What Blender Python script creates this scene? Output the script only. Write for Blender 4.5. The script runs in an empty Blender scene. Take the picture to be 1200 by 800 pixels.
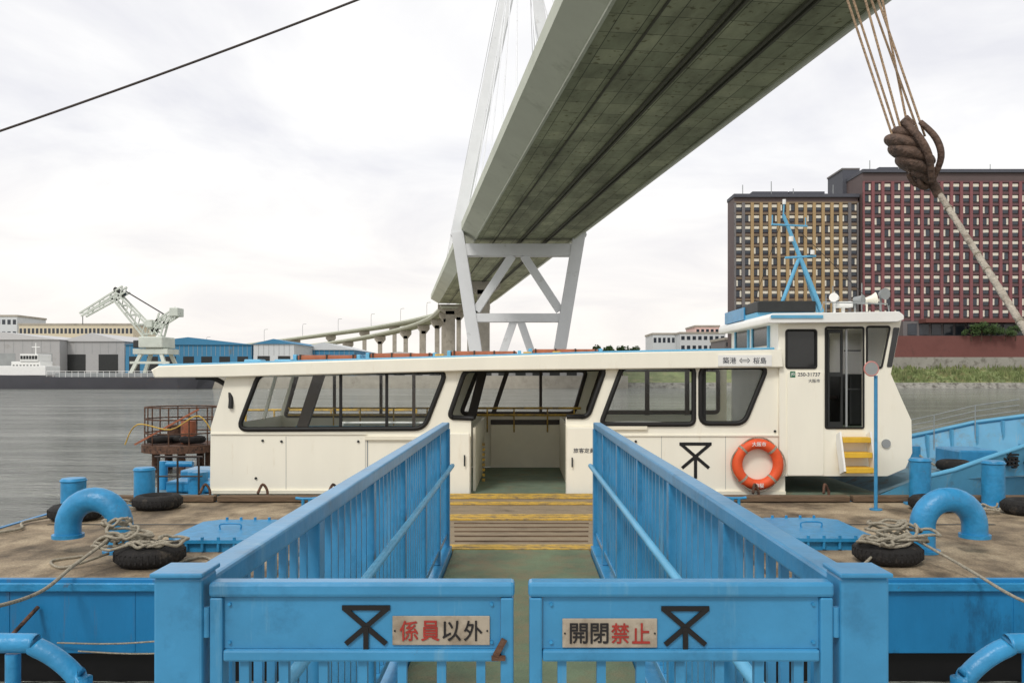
import bpy, math, random
from mathutils import Vector, Matrix
import bmesh
random.seed(7)
SC=bpy.context.scene
COL=SC.collection
E=2.95   # eye height above the water
sc=SC.view_settings
sc.view_transform='Standard'; sc.look='None'; sc.exposure=0
def lin(v):
    v=v/255.0
    return v/12.92 if v<=0.04045 else ((v+0.055)/1.055)**2.4
def C(r,g,b): return (lin(r),lin(g),lin(b),1)
# ------------------------------------------------------------ materials
def M(name,rgb,rough=.5,metal=0.0,var=.12,scale=3.0,bump=0.0,bscale=30.0,dirt=None,dth=.62,dscale=2.0,stretch=(1,1,1),spec=.5,dsoft=.12,streak=None,sth=.62,chips=None,cth=.66):
    m=bpy.data.materials.new(name); m.use_nodes=True
    nt=m.node_tree; N=nt.nodes; L=nt.links
    b=N['Principled BSDF']; b.inputs['Roughness'].default_value=rough; b.inputs['Metallic'].default_value=metal
    b.inputs['Specular IOR Level'].default_value=spec
    tc=N.new('ShaderNodeTexCoord'); mp=N.new('ShaderNodeMapping'); mp.inputs['Scale'].default_value=stretch
    L.new(tc.outputs['Object'],mp.inputs['Vector'])
    n=N.new('ShaderNodeTexNoise'); n.inputs['Scale'].default_value=scale; n.inputs['Detail'].default_value=7; n.inputs['Roughness'].default_value=.62
    L.new(mp.outputs[0],n.inputs['Vector'])
    r=N.new('ShaderNodeValToRGB'); c=C(*rgb)
    r.color_ramp.elements[0].position=.3; r.color_ramp.elements[1].position=.7
    r.color_ramp.elements[0].color=tuple(x*(1-var) for x in c[:3])+(1,)
    r.color_ramp.elements[1].color=tuple(min(1,x*(1+var)) for x in c[:3])+(1,)
    L.new(n.outputs['Fac'],r.inputs[0]); out=r.outputs[0]
    def layer(col,th,sc_,soft,st=None,amt=1):
        nonlocal out
        n2=N.new('ShaderNodeTexNoise'); n2.inputs['Scale'].default_value=sc_; n2.inputs['Detail'].default_value=9; n2.inputs['Roughness'].default_value=.7
        if st:
            m_=N.new('ShaderNodeMapping'); m_.inputs['Scale'].default_value=st; L.new(tc.outputs['Object'],m_.inputs[0]); L.new(m_.outputs[0],n2.inputs['Vector'])
        else: L.new(mp.outputs[0],n2.inputs['Vector'])
        r2=N.new('ShaderNodeValToRGB'); r2.color_ramp.elements[0].position=th; r2.color_ramp.elements[1].position=th+soft
        r2.color_ramp.elements[0].color=(0,0,0,1); r2.color_ramp.elements[1].color=(amt,amt,amt,1)
        L.new(n2.outputs['Fac'],r2.inputs[0])
        mx=N.new('ShaderNodeMixRGB'); L.new(r2.outputs[0],mx.inputs[0]); L.new(out,mx.inputs[1]); mx.inputs[2].default_value=C(*col)
        out=mx.outputs[0]
    if dirt: layer(dirt,dth,dscale,dsoft)
    if streak: layer(streak,sth,1.0,.16,(9,9,.7),.7)
    if chips: layer(chips,cth,26,.03)
    L.new(out,b.inputs['Base Color'])
    if bump>0:
        n3=N.new('ShaderNodeTexNoise'); n3.inputs['Scale'].default_value=bscale; n3.inputs['Detail'].default_value=5
        L.new(mp.outputs[0],n3.inputs['Vector'])
        bp=N.new('ShaderNodeBump'); bp.inputs['Strength'].default_value=bump; bp.inputs['Distance'].default_value=.02
        L.new(n3.outputs['Fac'],bp.inputs['Height']); L.new(bp.outputs[0],b.inputs['Normal'])
    return m
BLUE=M('blue_gloss_paint',(62,140,186),.28,var=.14,scale=4,bump=.14,bscale=14,dirt=(36,94,130),dth=.54,dscale=5,dsoft=.3,streak=(130,172,192),sth=.6,chips=(84,74,68),cth=.70)
BLUE2=M('blue_deck_fitting_paint',(46,138,188),.38,var=.2,scale=7,bump=.3,bscale=25,dirt=(96,82,70),dth=.63,dscale=8)
BLUEH=M('blue_side_paint',(30,124,178),.4,var=.14,scale=2,bump=.1,dirt=(22,82,120),dth=.56,dscale=1.5,stretch=(1,1,.4),streak=(108,94,82),sth=.6,chips=(90,70,58),cth=.7)
LBLUE=M('pale_blue_paint',(100,172,208),.45,var=.1,scale=3,dirt=(90,120,130),dth=.66)
CREAM=M('cream_boat_paint',(246,242,226),.35,var=.03,scale=1.5,dirt=(226,216,192),dth=.6,dscale=2.5,stretch=(1.6,1,.35),dsoft=.25,streak=(202,178,138),sth=.65)
WHITE=M('white_paint',(238,238,234),.4,var=.04,scale=2,dirt=(190,185,170),dth=.7)
DARK=M('dark_rubber_gasket',(20,19,18),.6,var=.2)
BRN=M('dark_brown_frame',(50,40,34),.5,var=.2)
BLACK=M('black_paint',(14,14,16),.45,var=.15)
TIRE=M('tyre_rubber',(30,28,27),.85,var=.3,scale=10,bump=.5,bscale=40,dirt=(88,80,70),dth=.56,dscale=6,dsoft=.2)
ROPE=M('rope_fibre',(172,164,146),.9,var=.3,scale=40,bump=1,bscale=120,dirt=(96,88,74),dth=.58,dscale=9)
ROPET=M('tan_wire_rope',(176,150,122),.75,var=.3,scale=30,bump=.8,bscale=90,dirt=(90,66,48),dth=.6,dscale=12)
RUST=M('rusty_steel',(100,72,56),.75,metal=.15,var=.4,scale=14,bump=.7,bscale=35,dirt=(48,36,30),dth=.5,dscale=9)
HOOKM=M('grimy_brown_steel',(96,76,64),.7,metal=.1,var=.4,scale=22,bump=.8,bscale=45,dirt=(50,42,38),dth=.52,dscale=16,dsoft=.2)
YEL=M('worn_yellow_paint',(204,166,70),.7,var=.2,scale=6,dirt=(132,114,86),dth=.46,dscale=7,dsoft=.18)
YELB=M('bright_yellow_paint',(226,182,56),.55,var=.1,scale=6,dirt=(150,120,70),dth=.62,dscale=8)
ORG=M('orange_ring_canvas',(228,88,42),.6,var=.12,scale=9,dirt=(190,66,34),dth=.62)
ROOFOR=M('life_float_brown',(158,94,66),.7,var=.2,scale=6,dirt=(104,66,52),dth=.55)
DECKG=M('green_deck_paint',(112,128,110),.75,var=.2,scale=4,bump=.3,dirt=(134,120,92),dth=.52,dscale=3,dsoft=.2)
TIMB=M('weathered_timber',(112,92,72),.9,var=.35,scale=5,bump=.8,bscale=20,stretch=(.4,3,3),dirt=(58,48,40),dth=.56,dscale=5)
CONC=M('weathered_concrete',(166,160,148),.85,var=.15,scale=.5,dirt=(116,110,98),dth=.56,dscale=.3,dsoft=.25)
BWHITE=M('bridge_tower_paint',(226,228,230),.6,var=.05,scale=.2,dirt=(184,184,180),dth=.62,dscale=.3)
BGREEN=M('bridge_fascia_paint',(196,200,184),.65,var=.08,scale=.1,dirt=(154,158,140),dth=.56,dscale=.15,dsoft=.2)
STEELD=M('dark_grey_steel',(48,50,50),.5,metal=.3,var=.2)
BRAIL=M('bridge_rail_steel',(84,84,72),.7,var=.2)
GREY=M('grey_paint',(150,154,154),.6,var=.1,scale=.6)
PLATE=M('aluminium_sign_plate',(168,158,142),.55,metal=.05,var=.14,scale=20,dirt=(118,102,84),dth=.5,dscale=16,dsoft=.25)
REDP=M('sign_red_paint',(156,48,40),.6,var=.25,scale=60)
INK=M('sign_black_paint',(26,24,26),.6,var=.3,scale=60)
def glass_dark(name,rgb=(40,44,46)):
    m=M(name,rgb,.12,var=.3,scale=.4); return m
GLD=glass_dark('dark_window_glass')
GLB=glass_dark('wheelhouse_glass',(44,46,46))
def glass_clear():
    m=bpy.data.materials.new('clear_window_glass'); m.use_nodes=True; nt=m.node_tree; N=nt.nodes; L=nt.links
    out=N['Material Output']; N.remove(N['Principled BSDF'])
    t=N.new('ShaderNodeBsdfTransparent'); t.inputs[0].default_value=(.97,.98,.975,1)
    g=N.new('ShaderNodeBsdfGlossy'); g.inputs['Roughness'].default_value=.03
    mx=N.new('ShaderNodeMixShader'); mx.inputs[0].default_value=.03
    L.new(t.outputs[0],mx.inputs[1]); L.new(g.outputs[0],mx.inputs[2]); L.new(mx.outputs[0],out.inputs[0]); return m
GLC=glass_clear()
# ------------------------------------------------------------ object helpers
W={}
def setp(ch,pa):
    ch.parent=pa; ch.matrix_parent_inverse=W.get(pa.name,Matrix.Identity(4)).inverted(); W[ch.name]=Matrix.Identity(4)
def tag(o,label,cat,group=None,kind=None):
    if label:o["label"]=label
    if cat:o["category"]=cat
    if group:o["group"]=group
    if kind:o["kind"]=kind
    return o
def thing(name,loc,label,cat,group=None):
    e=bpy.data.objects.new(name,None); e.empty_display_size=.2; e.location=loc; COL.objects.link(e)
    W[e.name]=Matrix.Translation(Vector(loc)); tag(e,label,cat,group); return e
def mesh(name,verts,faces,mat,parent=None,smooth=False,mats=None,fm=None):
    me=bpy.data.meshes.new(name); me.from_pydata([tuple(v) for v in verts],[],faces); me.update()
    o=bpy.data.objects.new(name,me); COL.objects.link(o)
    for mm in (mats or [mat]): me.materials.append(mm)
    if fm:
        for p,i in zip(me.polygons,fm): p.material_index=i
    if smooth:
        for p in me.polygons: p.use_smooth=True
    if parent: setp(o,parent)
    return o
class MB:
    """mesh builder: collects simple solids into one part"""
    def __init__(s): s.v=[];s.f=[];s.m=[];s.s=[]; s.pc=[]; s.n=0
    def add(s,v,f,mi=0,sm=False,new=True):
        if new: s.n+=1
        b=len(s.v); s.v+= [tuple(x) for x in v]; s.f+=[tuple(i+b for i in q) for q in f]; s.m+=[mi]*len(f); s.s+=[sm]*len(f); s.pc+=[s.n]*len(f)
    def box(s,x0,x1,y0,y1,z0,z1,mi=0,bev=0):
        if bev>0:
            bm=bmesh.new(); vs=[bm.verts.new(p) for p in [(x0,y0,z0),(x1,y0,z0),(x1,y1,z0),(x0,y1,z0),(x0,y0,z1),(x1,y0,z1),(x1,y1,z1),(x0,y1,z1)]]
            for q in [(3,2,1,0),(4,5,6,7),(0,1,5,4),(1,2,6,5),(2,3,7,6),(3,0,4,7)]: bm.faces.new([vs[i] for i in q])
            bmesh.ops.bevel(bm,geom=bm.edges[:],offset=bev,segments=2,affect='EDGES',profile=.5)
            bm.verts.index_update(); s.add([v.co[:] for v in bm.verts],[[v.index for v in f.verts] for f in bm.faces],mi); bm.free(); return s
        s.add([(x0,y0,z0),(x1,y0,z0),(x1,y1,z0),(x0,y1,z0),(x0,y0,z1),(x1,y0,z1),(x1,y1,z1),(x0,y1,z1)],[(3,2,1,0),(4,5,6,7),(0,1,5,4),(1,2,6,5),(2,3,7,6),(3,0,4,7)],mi); return s
    def beam(s,p,q,w,d,mi=0,up=(0,1,0)):
        p=Vector(p);q=Vector(q);t=(q-p).normalized();u=Vector(up); u=(u-t*u.dot(t))
        if u.length<1e-4: u=Vector((1,0,0)); u=u-t*u.dot(t)
        u.normalize(); n=t.cross(u).normalized(); vs=[]
        for b in (p,q):
            for a,c in ((-1,-1),(1,-1),(1,1),(-1,1)): vs.append(b+n*a*w/2+u*c*d/2)
        s.add(vs,[(0,1,2,3),(7,6,5,4),(0,4,5,1),(1,5,6,2),(2,6,7,3),(3,7,4,0)],mi); return s
    def tube(s,pts,r,seg=10,closed=False,mi=0,r_end=None,caps=True):
        pts=[Vector(p) for p in pts]; n=len(pts); rings=[]; up=None
        for i,p in enumerate(pts):
            if closed: t=(pts[(i+1)%n]-pts[i-1])
            else: t=pts[min(i+1,n-1)]-pts[max(i-1,0)]
            t.normalize()
            if up is None:
                up=Vector((0,0,1)) if abs(t.z)<.9 else Vector((1,0,0))
            up=(up-t*up.dot(t)).normalized(); v=t.cross(up)
            rr=r if r_end is None else r+(r_end-r)*i/(n-1)
            if callable(r): rr=r(i/(n-1))
            rings.append([p+up*math.cos(2*math.pi*k/seg)*rr+v*math.sin(2*math.pi*k/seg)*rr for k in range(seg)])
        vs=[x for rg in rings for x in rg]; f=[]
        m=n if closed else n-1
        for i in range(m):
            j=(i+1)%n
            for k in range(seg):
                l=(k+1)%seg; f.append((i*seg+k,i*seg+l,j*seg+l,j*seg+k))
        s.add(vs,f,mi,True)
        if not closed and caps:
            s.add(rings[0],[tuple(range(seg))[::-1]],mi,new=False); s.add(rings[-1],[tuple(range(seg))],mi,new=False)
        return s
    def cyl(s,p,q,r,seg=16,mi=0,r2=None): return s.tube([p,q],r,seg,False,mi,r2)
    def torus(s,c,R,r,axis='Z',seg=28,seg2=10,mi=0):
        pts=[]
        for k in range(seg):
            a=2*math.pi*k/seg
            if axis=='Z': pts.append((c[0]+R*math.cos(a),c[1]+R*math.sin(a),c[2]))
            else: pts.append((c[0]+R*math.cos(a),c[1],c[2]+R*math.sin(a)))
        return s.tube(pts,r,seg2,True,mi)
    def obj(s,name,mats,parent=None):
        if not isinstance(mats,(list,tuple)): mats=[mats]
        me=bpy.data.meshes.new(name); me.from_pydata(s.v,[],s.f); me.update()
        for mm in mats: me.materials.append(mm)
        me.polygons.foreach_set('material_index',s.m); me.polygons.foreach_set('use_smooth',s.s)
        bm=bmesh.new(); bm.from_mesh(me); bmesh.ops.recalc_face_normals(bm,faces=bm.faces[:]); bm.to_mesh(me); bm.free()
        o=bpy.data.objects.new(name,me); COL.objects.link(o)
        if parent: setp(o,parent)
        else: W[o.name]=Matrix.Identity(4)
        return o
    def each(s,name,mats,parent=None):
        """one object per solid"""
        out=[]
        for k in range(1,s.n+1):
            m=MB(); idx={}
            for f,mi,sm,pc in zip(s.f,s.m,s.s,s.pc):
                if pc!=k: continue
                ff=[]
                for i in f:
                    if i not in idx: idx[i]=len(m.v); m.v.append(s.v[i])
                    ff.append(idx[i])
                m.f.append(tuple(ff)); m.m.append(mi); m.s.append(sm)
            out.append(m.obj(name,mats,parent))
        return out
def box(name,x0,x1,y0,y1,z0,z1,mat,parent=None,bev=0): return MB().box(x0,x1,y0,y1,z0,z1,0,bev).obj(name,mat,parent)
def tube(name,pts,r,mat,parent=None,seg=10,closed=False): return MB().tube(pts,r,seg,closed).obj(name,mat,parent)
def catmull(P,n=8):
    P=[Vector(p) for p in P]; out=[]
    for i in range(len(P)-1):
        p0=P[max(i-1,0)];p1=P[i];p2=P[i+1];p3=P[min(i+2,len(P)-1)]
        for k in range(n):
            t=k/n; out.append(.5*((2*p1)+(-p0+p2)*t+(2*p0-5*p1+4*p2-p3)*t*t+(-p0+3*p1-3*p2+p3)*t**3))
    out.append(P[-1]); return out
def rounded(pts,r,n=5):
    out=[];m=len(pts)
    for i in range(m):
        p=Vector(pts[i]);a=Vector(pts[i-1])-p;b=Vector(pts[(i+1)%m])-p
        rr=min(r,a.length*.45,b.length*.45); a=p+a.normalized()*rr; b=p+b.normalized()*rr
        for k in range(n+1):
            t=k/n; out.append(tuple((1-t)**2*a+2*t*(1-t)*p+t*t*b))
    return out
def to_mesh_obj(cv,name,mat,parent,fn):
    o=bpy.data.objects.new('tmp',cv); COL.objects.link(o)
    dg=bpy.context.evaluated_depsgraph_get(); dg.update()
    me=bpy.data.meshes.new_from_object(o.evaluated_get(dg)); bpy.data.objects.remove(o)
    for v in me.vertices: v.co=fn(v.co)
    me.materials.clear(); me.materials.append(mat); me.name=name; me.update()
    ob=bpy.data.objects.new(name,me); COL.objects.link(ob)
    if parent: setp(ob,parent)
    return ob
def plate(name,outer,holes,y0,y1,mat,parent=None,bev=0):
    """flat plate in the XZ plane from y0 to y1 with holes"""
    cv=bpy.data.curves.new('tmpc','CURVE'); cv.dimensions='2D'; cv.fill_mode='BOTH'; cv.extrude=abs(y1-y0)/2-bev; cv.bevel_depth=bev; cv.bevel_resolution=1
    for poly in [outer]+holes:
        sp=cv.splines.new('POLY'); sp.points.add(len(poly)-1); sp.use_cyclic_u=True
        for p,q in zip(sp.points,poly): p.co=(q[0],q[1],0,1)
    ym=(y0+y1)/2
    return to_mesh_obj(cv,name,mat,parent,lambda c:Vector((c.x,ym-c.z,c.y)))
def text(body,cx,cz,y,h,mat,parent,width=None,bold=.0,thick=.002,name='lettering'):
    cv=bpy.data.curves.new('tmpt','FONT'); cv.body=body; cv.size=1; cv.extrude=.01
    o=bpy.data.objects.new('tmp',cv); COL.objects.link(o)
    dg=bpy.context.evaluated_depsgraph_get(); dg.update()
    me=bpy.data.meshes.new_from_object(o.evaluated_get(dg)); bpy.data.objects.remove(o)
    if not me.vertices: return None
    xs=[v.co.x for v in me.vertices]; ys=[v.co.y for v in me.vertices]
    mx=(min(xs)+max(xs))/2; my=(min(ys)+max(ys))/2; s=h/(max(ys)-min(ys)); sx=s if width is None else width/(max(xs)-min(xs))
    vs=[];fs=[]; shifts=[(0,0)] if bold==0 else [(-bold,0),(bold,0),(0,bold),(0,-bold),(-bold*.7,-bold*.7),(bold*.7,bold*.7)]
    for i,(dx,dy) in enumerate(shifts):
        b0=len(vs)
        for v in me.vertices: vs.append((cx+(v.co.x-mx+dx)*sx, y-v.co.z/.01*thick/2-i*.00012, cz+(v.co.y-my+dy)*s))
        for p in me.polygons: fs.append(tuple(b0+k for k in p.vertices))
    return mesh(name,vs,fs,mat,parent)
def emblem(cx,cz,y,s,mat,parent,w=.2):
    b=MB()
    def ln(a,c,k): b.beam((cx+a[0]*s,y-.0004*k,cz+a[1]*s),(cx+c[0]*s,y-.0004*k,cz+c[1]*s),w*s,.003)
    ln((-1.05,.95),(1.05,.95),0); ln((-.93,.92),(.88,-.62),1); ln((.93,.92),(-.88,-.62),2)
    b.box(cx-w*s/2,cx+w*s/2,y-.0032,y+.001,cz-1.3*s,cz+.15*s)
    return b.obj('emblem',mat,parent)
# ------------------------------------------------------------ camera
cd=bpy.data.cameras.new('camera'); cam=bpy.data.objects.new('camera',cd); COL.objects.link(cam); SC.camera=cam
cam.location=(0,0,E); cam.rotation_euler=(math.radians(90),0,0)
cd.lens=30; cd.sensor_width=36; cd.shift_x=-11/1200; cd.shift_y=40/1200; cd.clip_end=12000; cd.clip_start=.05
# ------------------------------------------------------------ world
w=bpy.data.worlds.new('World'); SC.world=w; w.use_nodes=True; nt=w.node_tree; N=nt.nodes; L=nt.links
bg=N['Background']; out=N['World Output']
sky=N.new('ShaderNodeTexSky'); sky.sky_type='NISHITA'; sky.sun_disc=False; sky.sun_elevation=math.radians(48); sky.sun_rotation=math.radians(205)
sky.dust_density=3
L.new(sky.outputs[0],bg.inputs[0]); bg.inputs[1].default_value=.1
tc=N.new('ShaderNodeTexCoord'); sep=N.new('ShaderNodeSeparateXYZ'); L.new(tc.outputs['Generated'],sep.inputs[0])
def math_(op,a,b=None):
    n=N.new('ShaderNodeMath'); n.operation=op
    for i,x in enumerate((a,b)):
        if x is None: continue
        if isinstance(x,(int,float)): n.inputs[i].default_value=x
        else: L.new(x,n.inputs[i])
    return n.outputs[0]
zz=math_('ADD',math_('MAXIMUM',sep.outputs[2],0.0),.16)
cmb=N.new('ShaderNodeCombineXYZ'); L.new(math_('DIVIDE',sep.outputs[0],zz),cmb.inputs[0]); L.new(math_('DIVIDE',sep.outputs[1],zz),cmb.inputs[1])
no=N.new('ShaderNodeTexNoise'); no.inputs['Scale'].default_value=1.0; no.inputs['Detail'].default_value=9; no.inputs['Roughness'].default_value=.56; no.inputs['Distortion'].default_value=.6
L.new(cmb.outputs[0],no.inputs['Vector'])
cr=N.new('ShaderNodeValToRGB'); cr.color_ramp.elements[0].position=.36; cr.color_ramp.elements[1].position=.6
cr.color_ramp.elements[0].color=C(228,228,233); cr.color_ramp.elements[1].color=C(254,253,251)
L.new(no.outputs['Fac'],cr.inputs[0])
hz=N.new('ShaderNodeMapRange'); hz.inputs[1].default_value=.0; hz.inputs[2].default_value=.24; hz.inputs[3].default_value=.65; hz.inputs[4].default_value=0
L.new(sep.outputs[2],hz.inputs[0])
mx=N.new('ShaderNodeMixRGB'); L.new(hz.outputs[0],mx.inputs[0]); L.new(cr.outputs[0],mx.inputs[1]); mx.inputs[2].default_value=C(250,241,231)
bg2=N.new('ShaderNodeBackground'); L.new(mx.outputs[0],bg2.inputs[0]); bg2.inputs[1].default_value=1.15
ms=N.new('ShaderNodeMixShader'); ms.inputs[0].default_value=.93; L.new(bg.outputs[0],ms.inputs[1]); L.new(bg2.outputs[0],ms.inputs[2]); L.new(ms.outputs[0],out.inputs[0])
sd=bpy.data.lights.new('sun','SUN'); sd.energy=1.5; sd.angle=math.radians(12); sd.color=(1,.96,.9)
so=bpy.data.objects.new('sun',sd); COL.objects.link(so)
az=math.radians(205); el=math.radians(48)
sdir=Vector((math.sin(az)*math.cos(el),math.cos(az)*math.cos(el),math.sin(el)))
so.rotation_euler=sdir.to_track_quat('Z','Y').to_euler(); so.location=(0,0,50)
# ------------------------------------------------------------ water
wm=bpy.data.materials.new('river_water'); wm.use_nodes=True; nt=wm.node_tree; N=nt.nodes; L=nt.links; b=N['Principled BSDF']
b.inputs['Roughness'].default_value=.08; b.inputs['IOR'].default_value=1.4
tc=N.new('ShaderNodeTexCoord')
def wn(sc_,det,st,ro=.6):
    m_=N.new('ShaderNodeMapping'); m_.inputs['Scale'].default_value=st; L.new(tc.outputs['Object'],m_.inputs[0])
    n=N.new('ShaderNodeTexNoise'); n.inputs['Scale'].default_value=sc_; n.inputs['Detail'].default_value=det; n.inputs['Roughness'].default_value=ro; L.new(m_.outputs[0],n.inputs[0]); return n.outputs[0]
a1=wn(1.0,7,(.45,1,1)); a2=wn(.22,6,(.35,1,1),.65)
ad=N.new('ShaderNodeMath'); ad.operation='MULTIPLY_ADD'; L.new(a2,ad.inputs[0]); ad.inputs[1].default_value=4.5; L.new(a1,ad.inputs[2])
bp=N.new('ShaderNodeBump'); bp.inputs['Strength'].default_value=1; bp.inputs['Distance'].default_value=.6; L.new(ad.outputs[0],bp.inputs['Height']); L.new(bp.outputs[0],b.inputs['Normal'])
wr=N.new('ShaderNodeValToRGB'); wr.color_ramp.elements[0].position=.38; wr.color_ramp.elements[1].position=.62; wr.color_ramp.elements[0].color=(.13,.14,.12,1); wr.color_ramp.elements[1].color=(.30,.31,.28,1)
L.new(wn(.16,9,(.16,1,1),.72),wr.inputs[0]); L.new(wr.outputs[0],b.inputs['Base Color'])
wat=mesh('water',[(-5000,-300,0),(5000,-300,0),(5000,9000,0),(-5000,9000,0)],[(0,1,2,3)],wm); tag(wat,'grey green rippled river water with soft reflections','water',kind='structure')
# ------------------------------------------------------------ pontoon
pm=bpy.data.materials.new('pontoon_deck_concrete'); pm.use_nodes=True; nt=pm.node_tree; N=nt.nodes; L=nt.links; b=N['Principled BSDF']; b.inputs['Roughness'].default_value=.82
tc=N.new('ShaderNodeTexCoord')
def noise(sc_,det,st=(1,1,1),ro=.65):
    m_=N.new('ShaderNodeMapping'); m_.inputs['Scale'].default_value=st; L.new(tc.outputs['Object'],m_.inputs[0])
    n=N.new('ShaderNodeTexNoise'); n.inputs['Scale'].default_value=sc_; n.inputs['Detail'].default_value=det; n.inputs['Roughness'].default_value=ro; L.new(m_.outputs[0],n.inputs[0]); return n.outputs[0]
r=N.new('ShaderNodeValToRGB'); r.color_ramp.elements[0].position=.36; r.color_ramp.elements[0].color=C(98,86,70); r.color_ramp.elements[1].position=.62; r.color_ramp.elements[1].color=C(186,168,140)
e=r.color_ramp.elements.new(.48); e.color=C(146,129,105)
L.new(noise(.9,9),r.inputs[0])
r2=N.new('ShaderNodeValToRGB'); r2.color_ramp.elements[0].position=.48; r2.color_ramp.elements[0].color=(1,1,1,1); r2.color_ramp.elements[1].position=.62; r2.color_ramp.elements[1].color=(.4,.38,.35,1)
L.new(noise(2.2,8,(1,.5,1)),r2.inputs[0])
mm=N.new('ShaderNodeMixRGB'); mm.blend_type='MULTIPLY'; mm.inputs[0].default_value=.8; L.new(r.outputs[0],mm.inputs[1]); L.new(r2.outputs[0],mm.inputs[2])
r3=N.new('ShaderNodeValToRGB'); r3.color_ramp.elements[0].position=.4; r3.color_ramp.elements[0].color=(.7,.7,.7,1); r3.color_ramp.elements[1].position=.6; r3.color_ramp.elements[1].color=(1.15,1.15,1.15,1)
L.new(noise(45,3),r3.inputs[0]); m2=N.new('ShaderNodeMixRGB'); m2.blend_type='MULTIPLY'; m2.inputs[0].default_value=.8; L.new(mm.outputs[0],m2.inputs[1]); L.new(r3.outputs[0],m2.inputs[2])
L.new(m2.outputs[0],b.inputs['Base Color'])
bp=N.new('ShaderNodeBump'); bp.inputs['Strength'].default_value=.5; bp.inputs['Distance'].default_value=.02; L.new(noise(30,5),bp.inputs['Height']); L.new(bp.outputs[0],b.inputs['Normal'])
PZ=E-1.95
pon=thing('floating_pontoon',(0,10.7,0),'blue steel pontoon with weathered brown concrete deck moored in the river','pontoon')
PL,PR,PN,PF=-6.7,11.5,8.15,13.3
box('deck',PL+.06,PR-.06,PN+.06,PF-.06,PZ-.1,PZ,pm,pon)
b_=MB(); b_.box(PL,PR,PN,PN+.058,PZ-.70,PZ+.012,0,.008); b_.box(PL,PR,PF-.058,PF,PZ-.70,PZ+.012); b_.box(PL,PL+.058,PN+.06,PF-.06,PZ-.7,PZ+.012); b_.box(PR-.058,PR,PN+.06,PF-.06,PZ-.7,PZ+.012)
for x in [PL+.6+i*1.2 for i in range(15)]: b_.box(x,x+.012,PN-.006,PN,PZ-.68,PZ-.02)
b_.obj('side_plating',BLUEH,pon)
box('hull',PL+.02,PR-.02,PN+.1,PF-.1,-.8,PZ-.101,BLACK,pon)
b_=MB(); b_.box(PL,PR,PN-.05,PN-.007,PZ-.1,PZ-.02,0,.01); b_.obj('rubbing_strake',BLUE2,pon)
b_=MB(); x=PL+.1
while x<PR-2:
    l=random.uniform(1.6,2.6)
    if not(x<.95 and x+l>-.95): b_.box(x,x+l-.05,PF-.2,PF-.03,PZ+.013,PZ+.10,0,.012)
    x+=l
b_.each('timber_kerb',TIMB,pon)
b_=MB(); 
for sx in (-1,1):
    b_.box(min(sx*1.15,sx*6.2),max(sx*1.15,sx*6.2),11.15,11.2,PZ,PZ+.006)
    b_.box(min(sx*2.4,sx*2.45),max(sx*2.4,sx*2.45),8.3,13.1,PZ,PZ+.005)
b_.each('deck_joint',STEELD,pon)
# landing ramp between gangway and boat
ra=thing('boarding_ramp',(0,9.5,PZ),'worn plank boarding ramp with yellow striped edges on pontoon','ramp')
def slab(name,y0,w0,z0,y1,w1,z1,t,mat,par):
    v=[(-w0,y0,z0-t),(w0,y0,z0-t),(w1,y1,z1-t),(-w1,y1,z1-t),(-w0,y0,z0),(w0,y0,z0),(w1,y1,z1),(-w1,y1,z1)]
    return mesh(name,v,[(3,2,1,0),(4,5,6,7),(0,1,5,4),(1,2,6,5),(2,3,7,6),(3,0,4,7)],mat,par)
RAMP=M('ramp_brown_deck',(146,130,106),.85,var=.3,scale=3,bump=.5,dirt=(82,72,58),dth=.5,dscale=3,dsoft=.2,stretch=(.6,2,1))
slab('planking',7.85,.68,1.335,11.2,.96,1.13,.05,RAMP,ra)
slab('landing',11.3,1.0,1.10,13.34,1.18,1.10,.09,RAMP,ra)
def lerp(a,b,t): return a+(b-a)*t
def strip(y0,y1,zf,wf,n):
    for i in range(n):
        b_=MB()
        a=y0+(y1-y0)*i/n; c=y0+(y1-y0)*(i+.72)/n
        b_.add([(-wf(a),a,zf(a)+.004),(wf(a),a,zf(a)+.004),(wf(c),c,zf(c)+.004),(-wf(c),c,zf(c)+.004),(-wf(a),a,zf(a)+.022),(wf(a),a,zf(a)+.022),(wf(c),c,zf(c)+.022),(-wf(c),c,zf(c)+.022)],[(3,2,1,0),(4,5,6,7),(0,1,5,4),(1,2,6,5),(2,3,7,6),(3,0,4,7)],0)
        b_.obj('yellow_tread',YEL,ra)
zf=lambda y:lerp(1.335,1.13,(y-7.85)/3.35); wf=lambda y:lerp(.66,.94,(y-7.85)/3.35)
strip(7.87,8.2,zf,wf,3); strip(10.45,11.1,zf,wf,3)
strip(12.2,12.45,lambda y:1.10,lambda y:1.08,2); strip(12.8,13.3,lambda y:1.10,lambda y:1.14,3)
for xx in (-.45,0,.45): box('plank_gap',xx-.006,xx+.006,8.25,10.4,1.19,1.20,STEELD,ra) if 0 else None
for i in range(5):
    y=8.5+i*.4; z=zf(y); box('cross_cleat',-wf(y)+.05,wf(y)-.05,y,y+.03,z-.002,z+.012,TIMB,ra)
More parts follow.
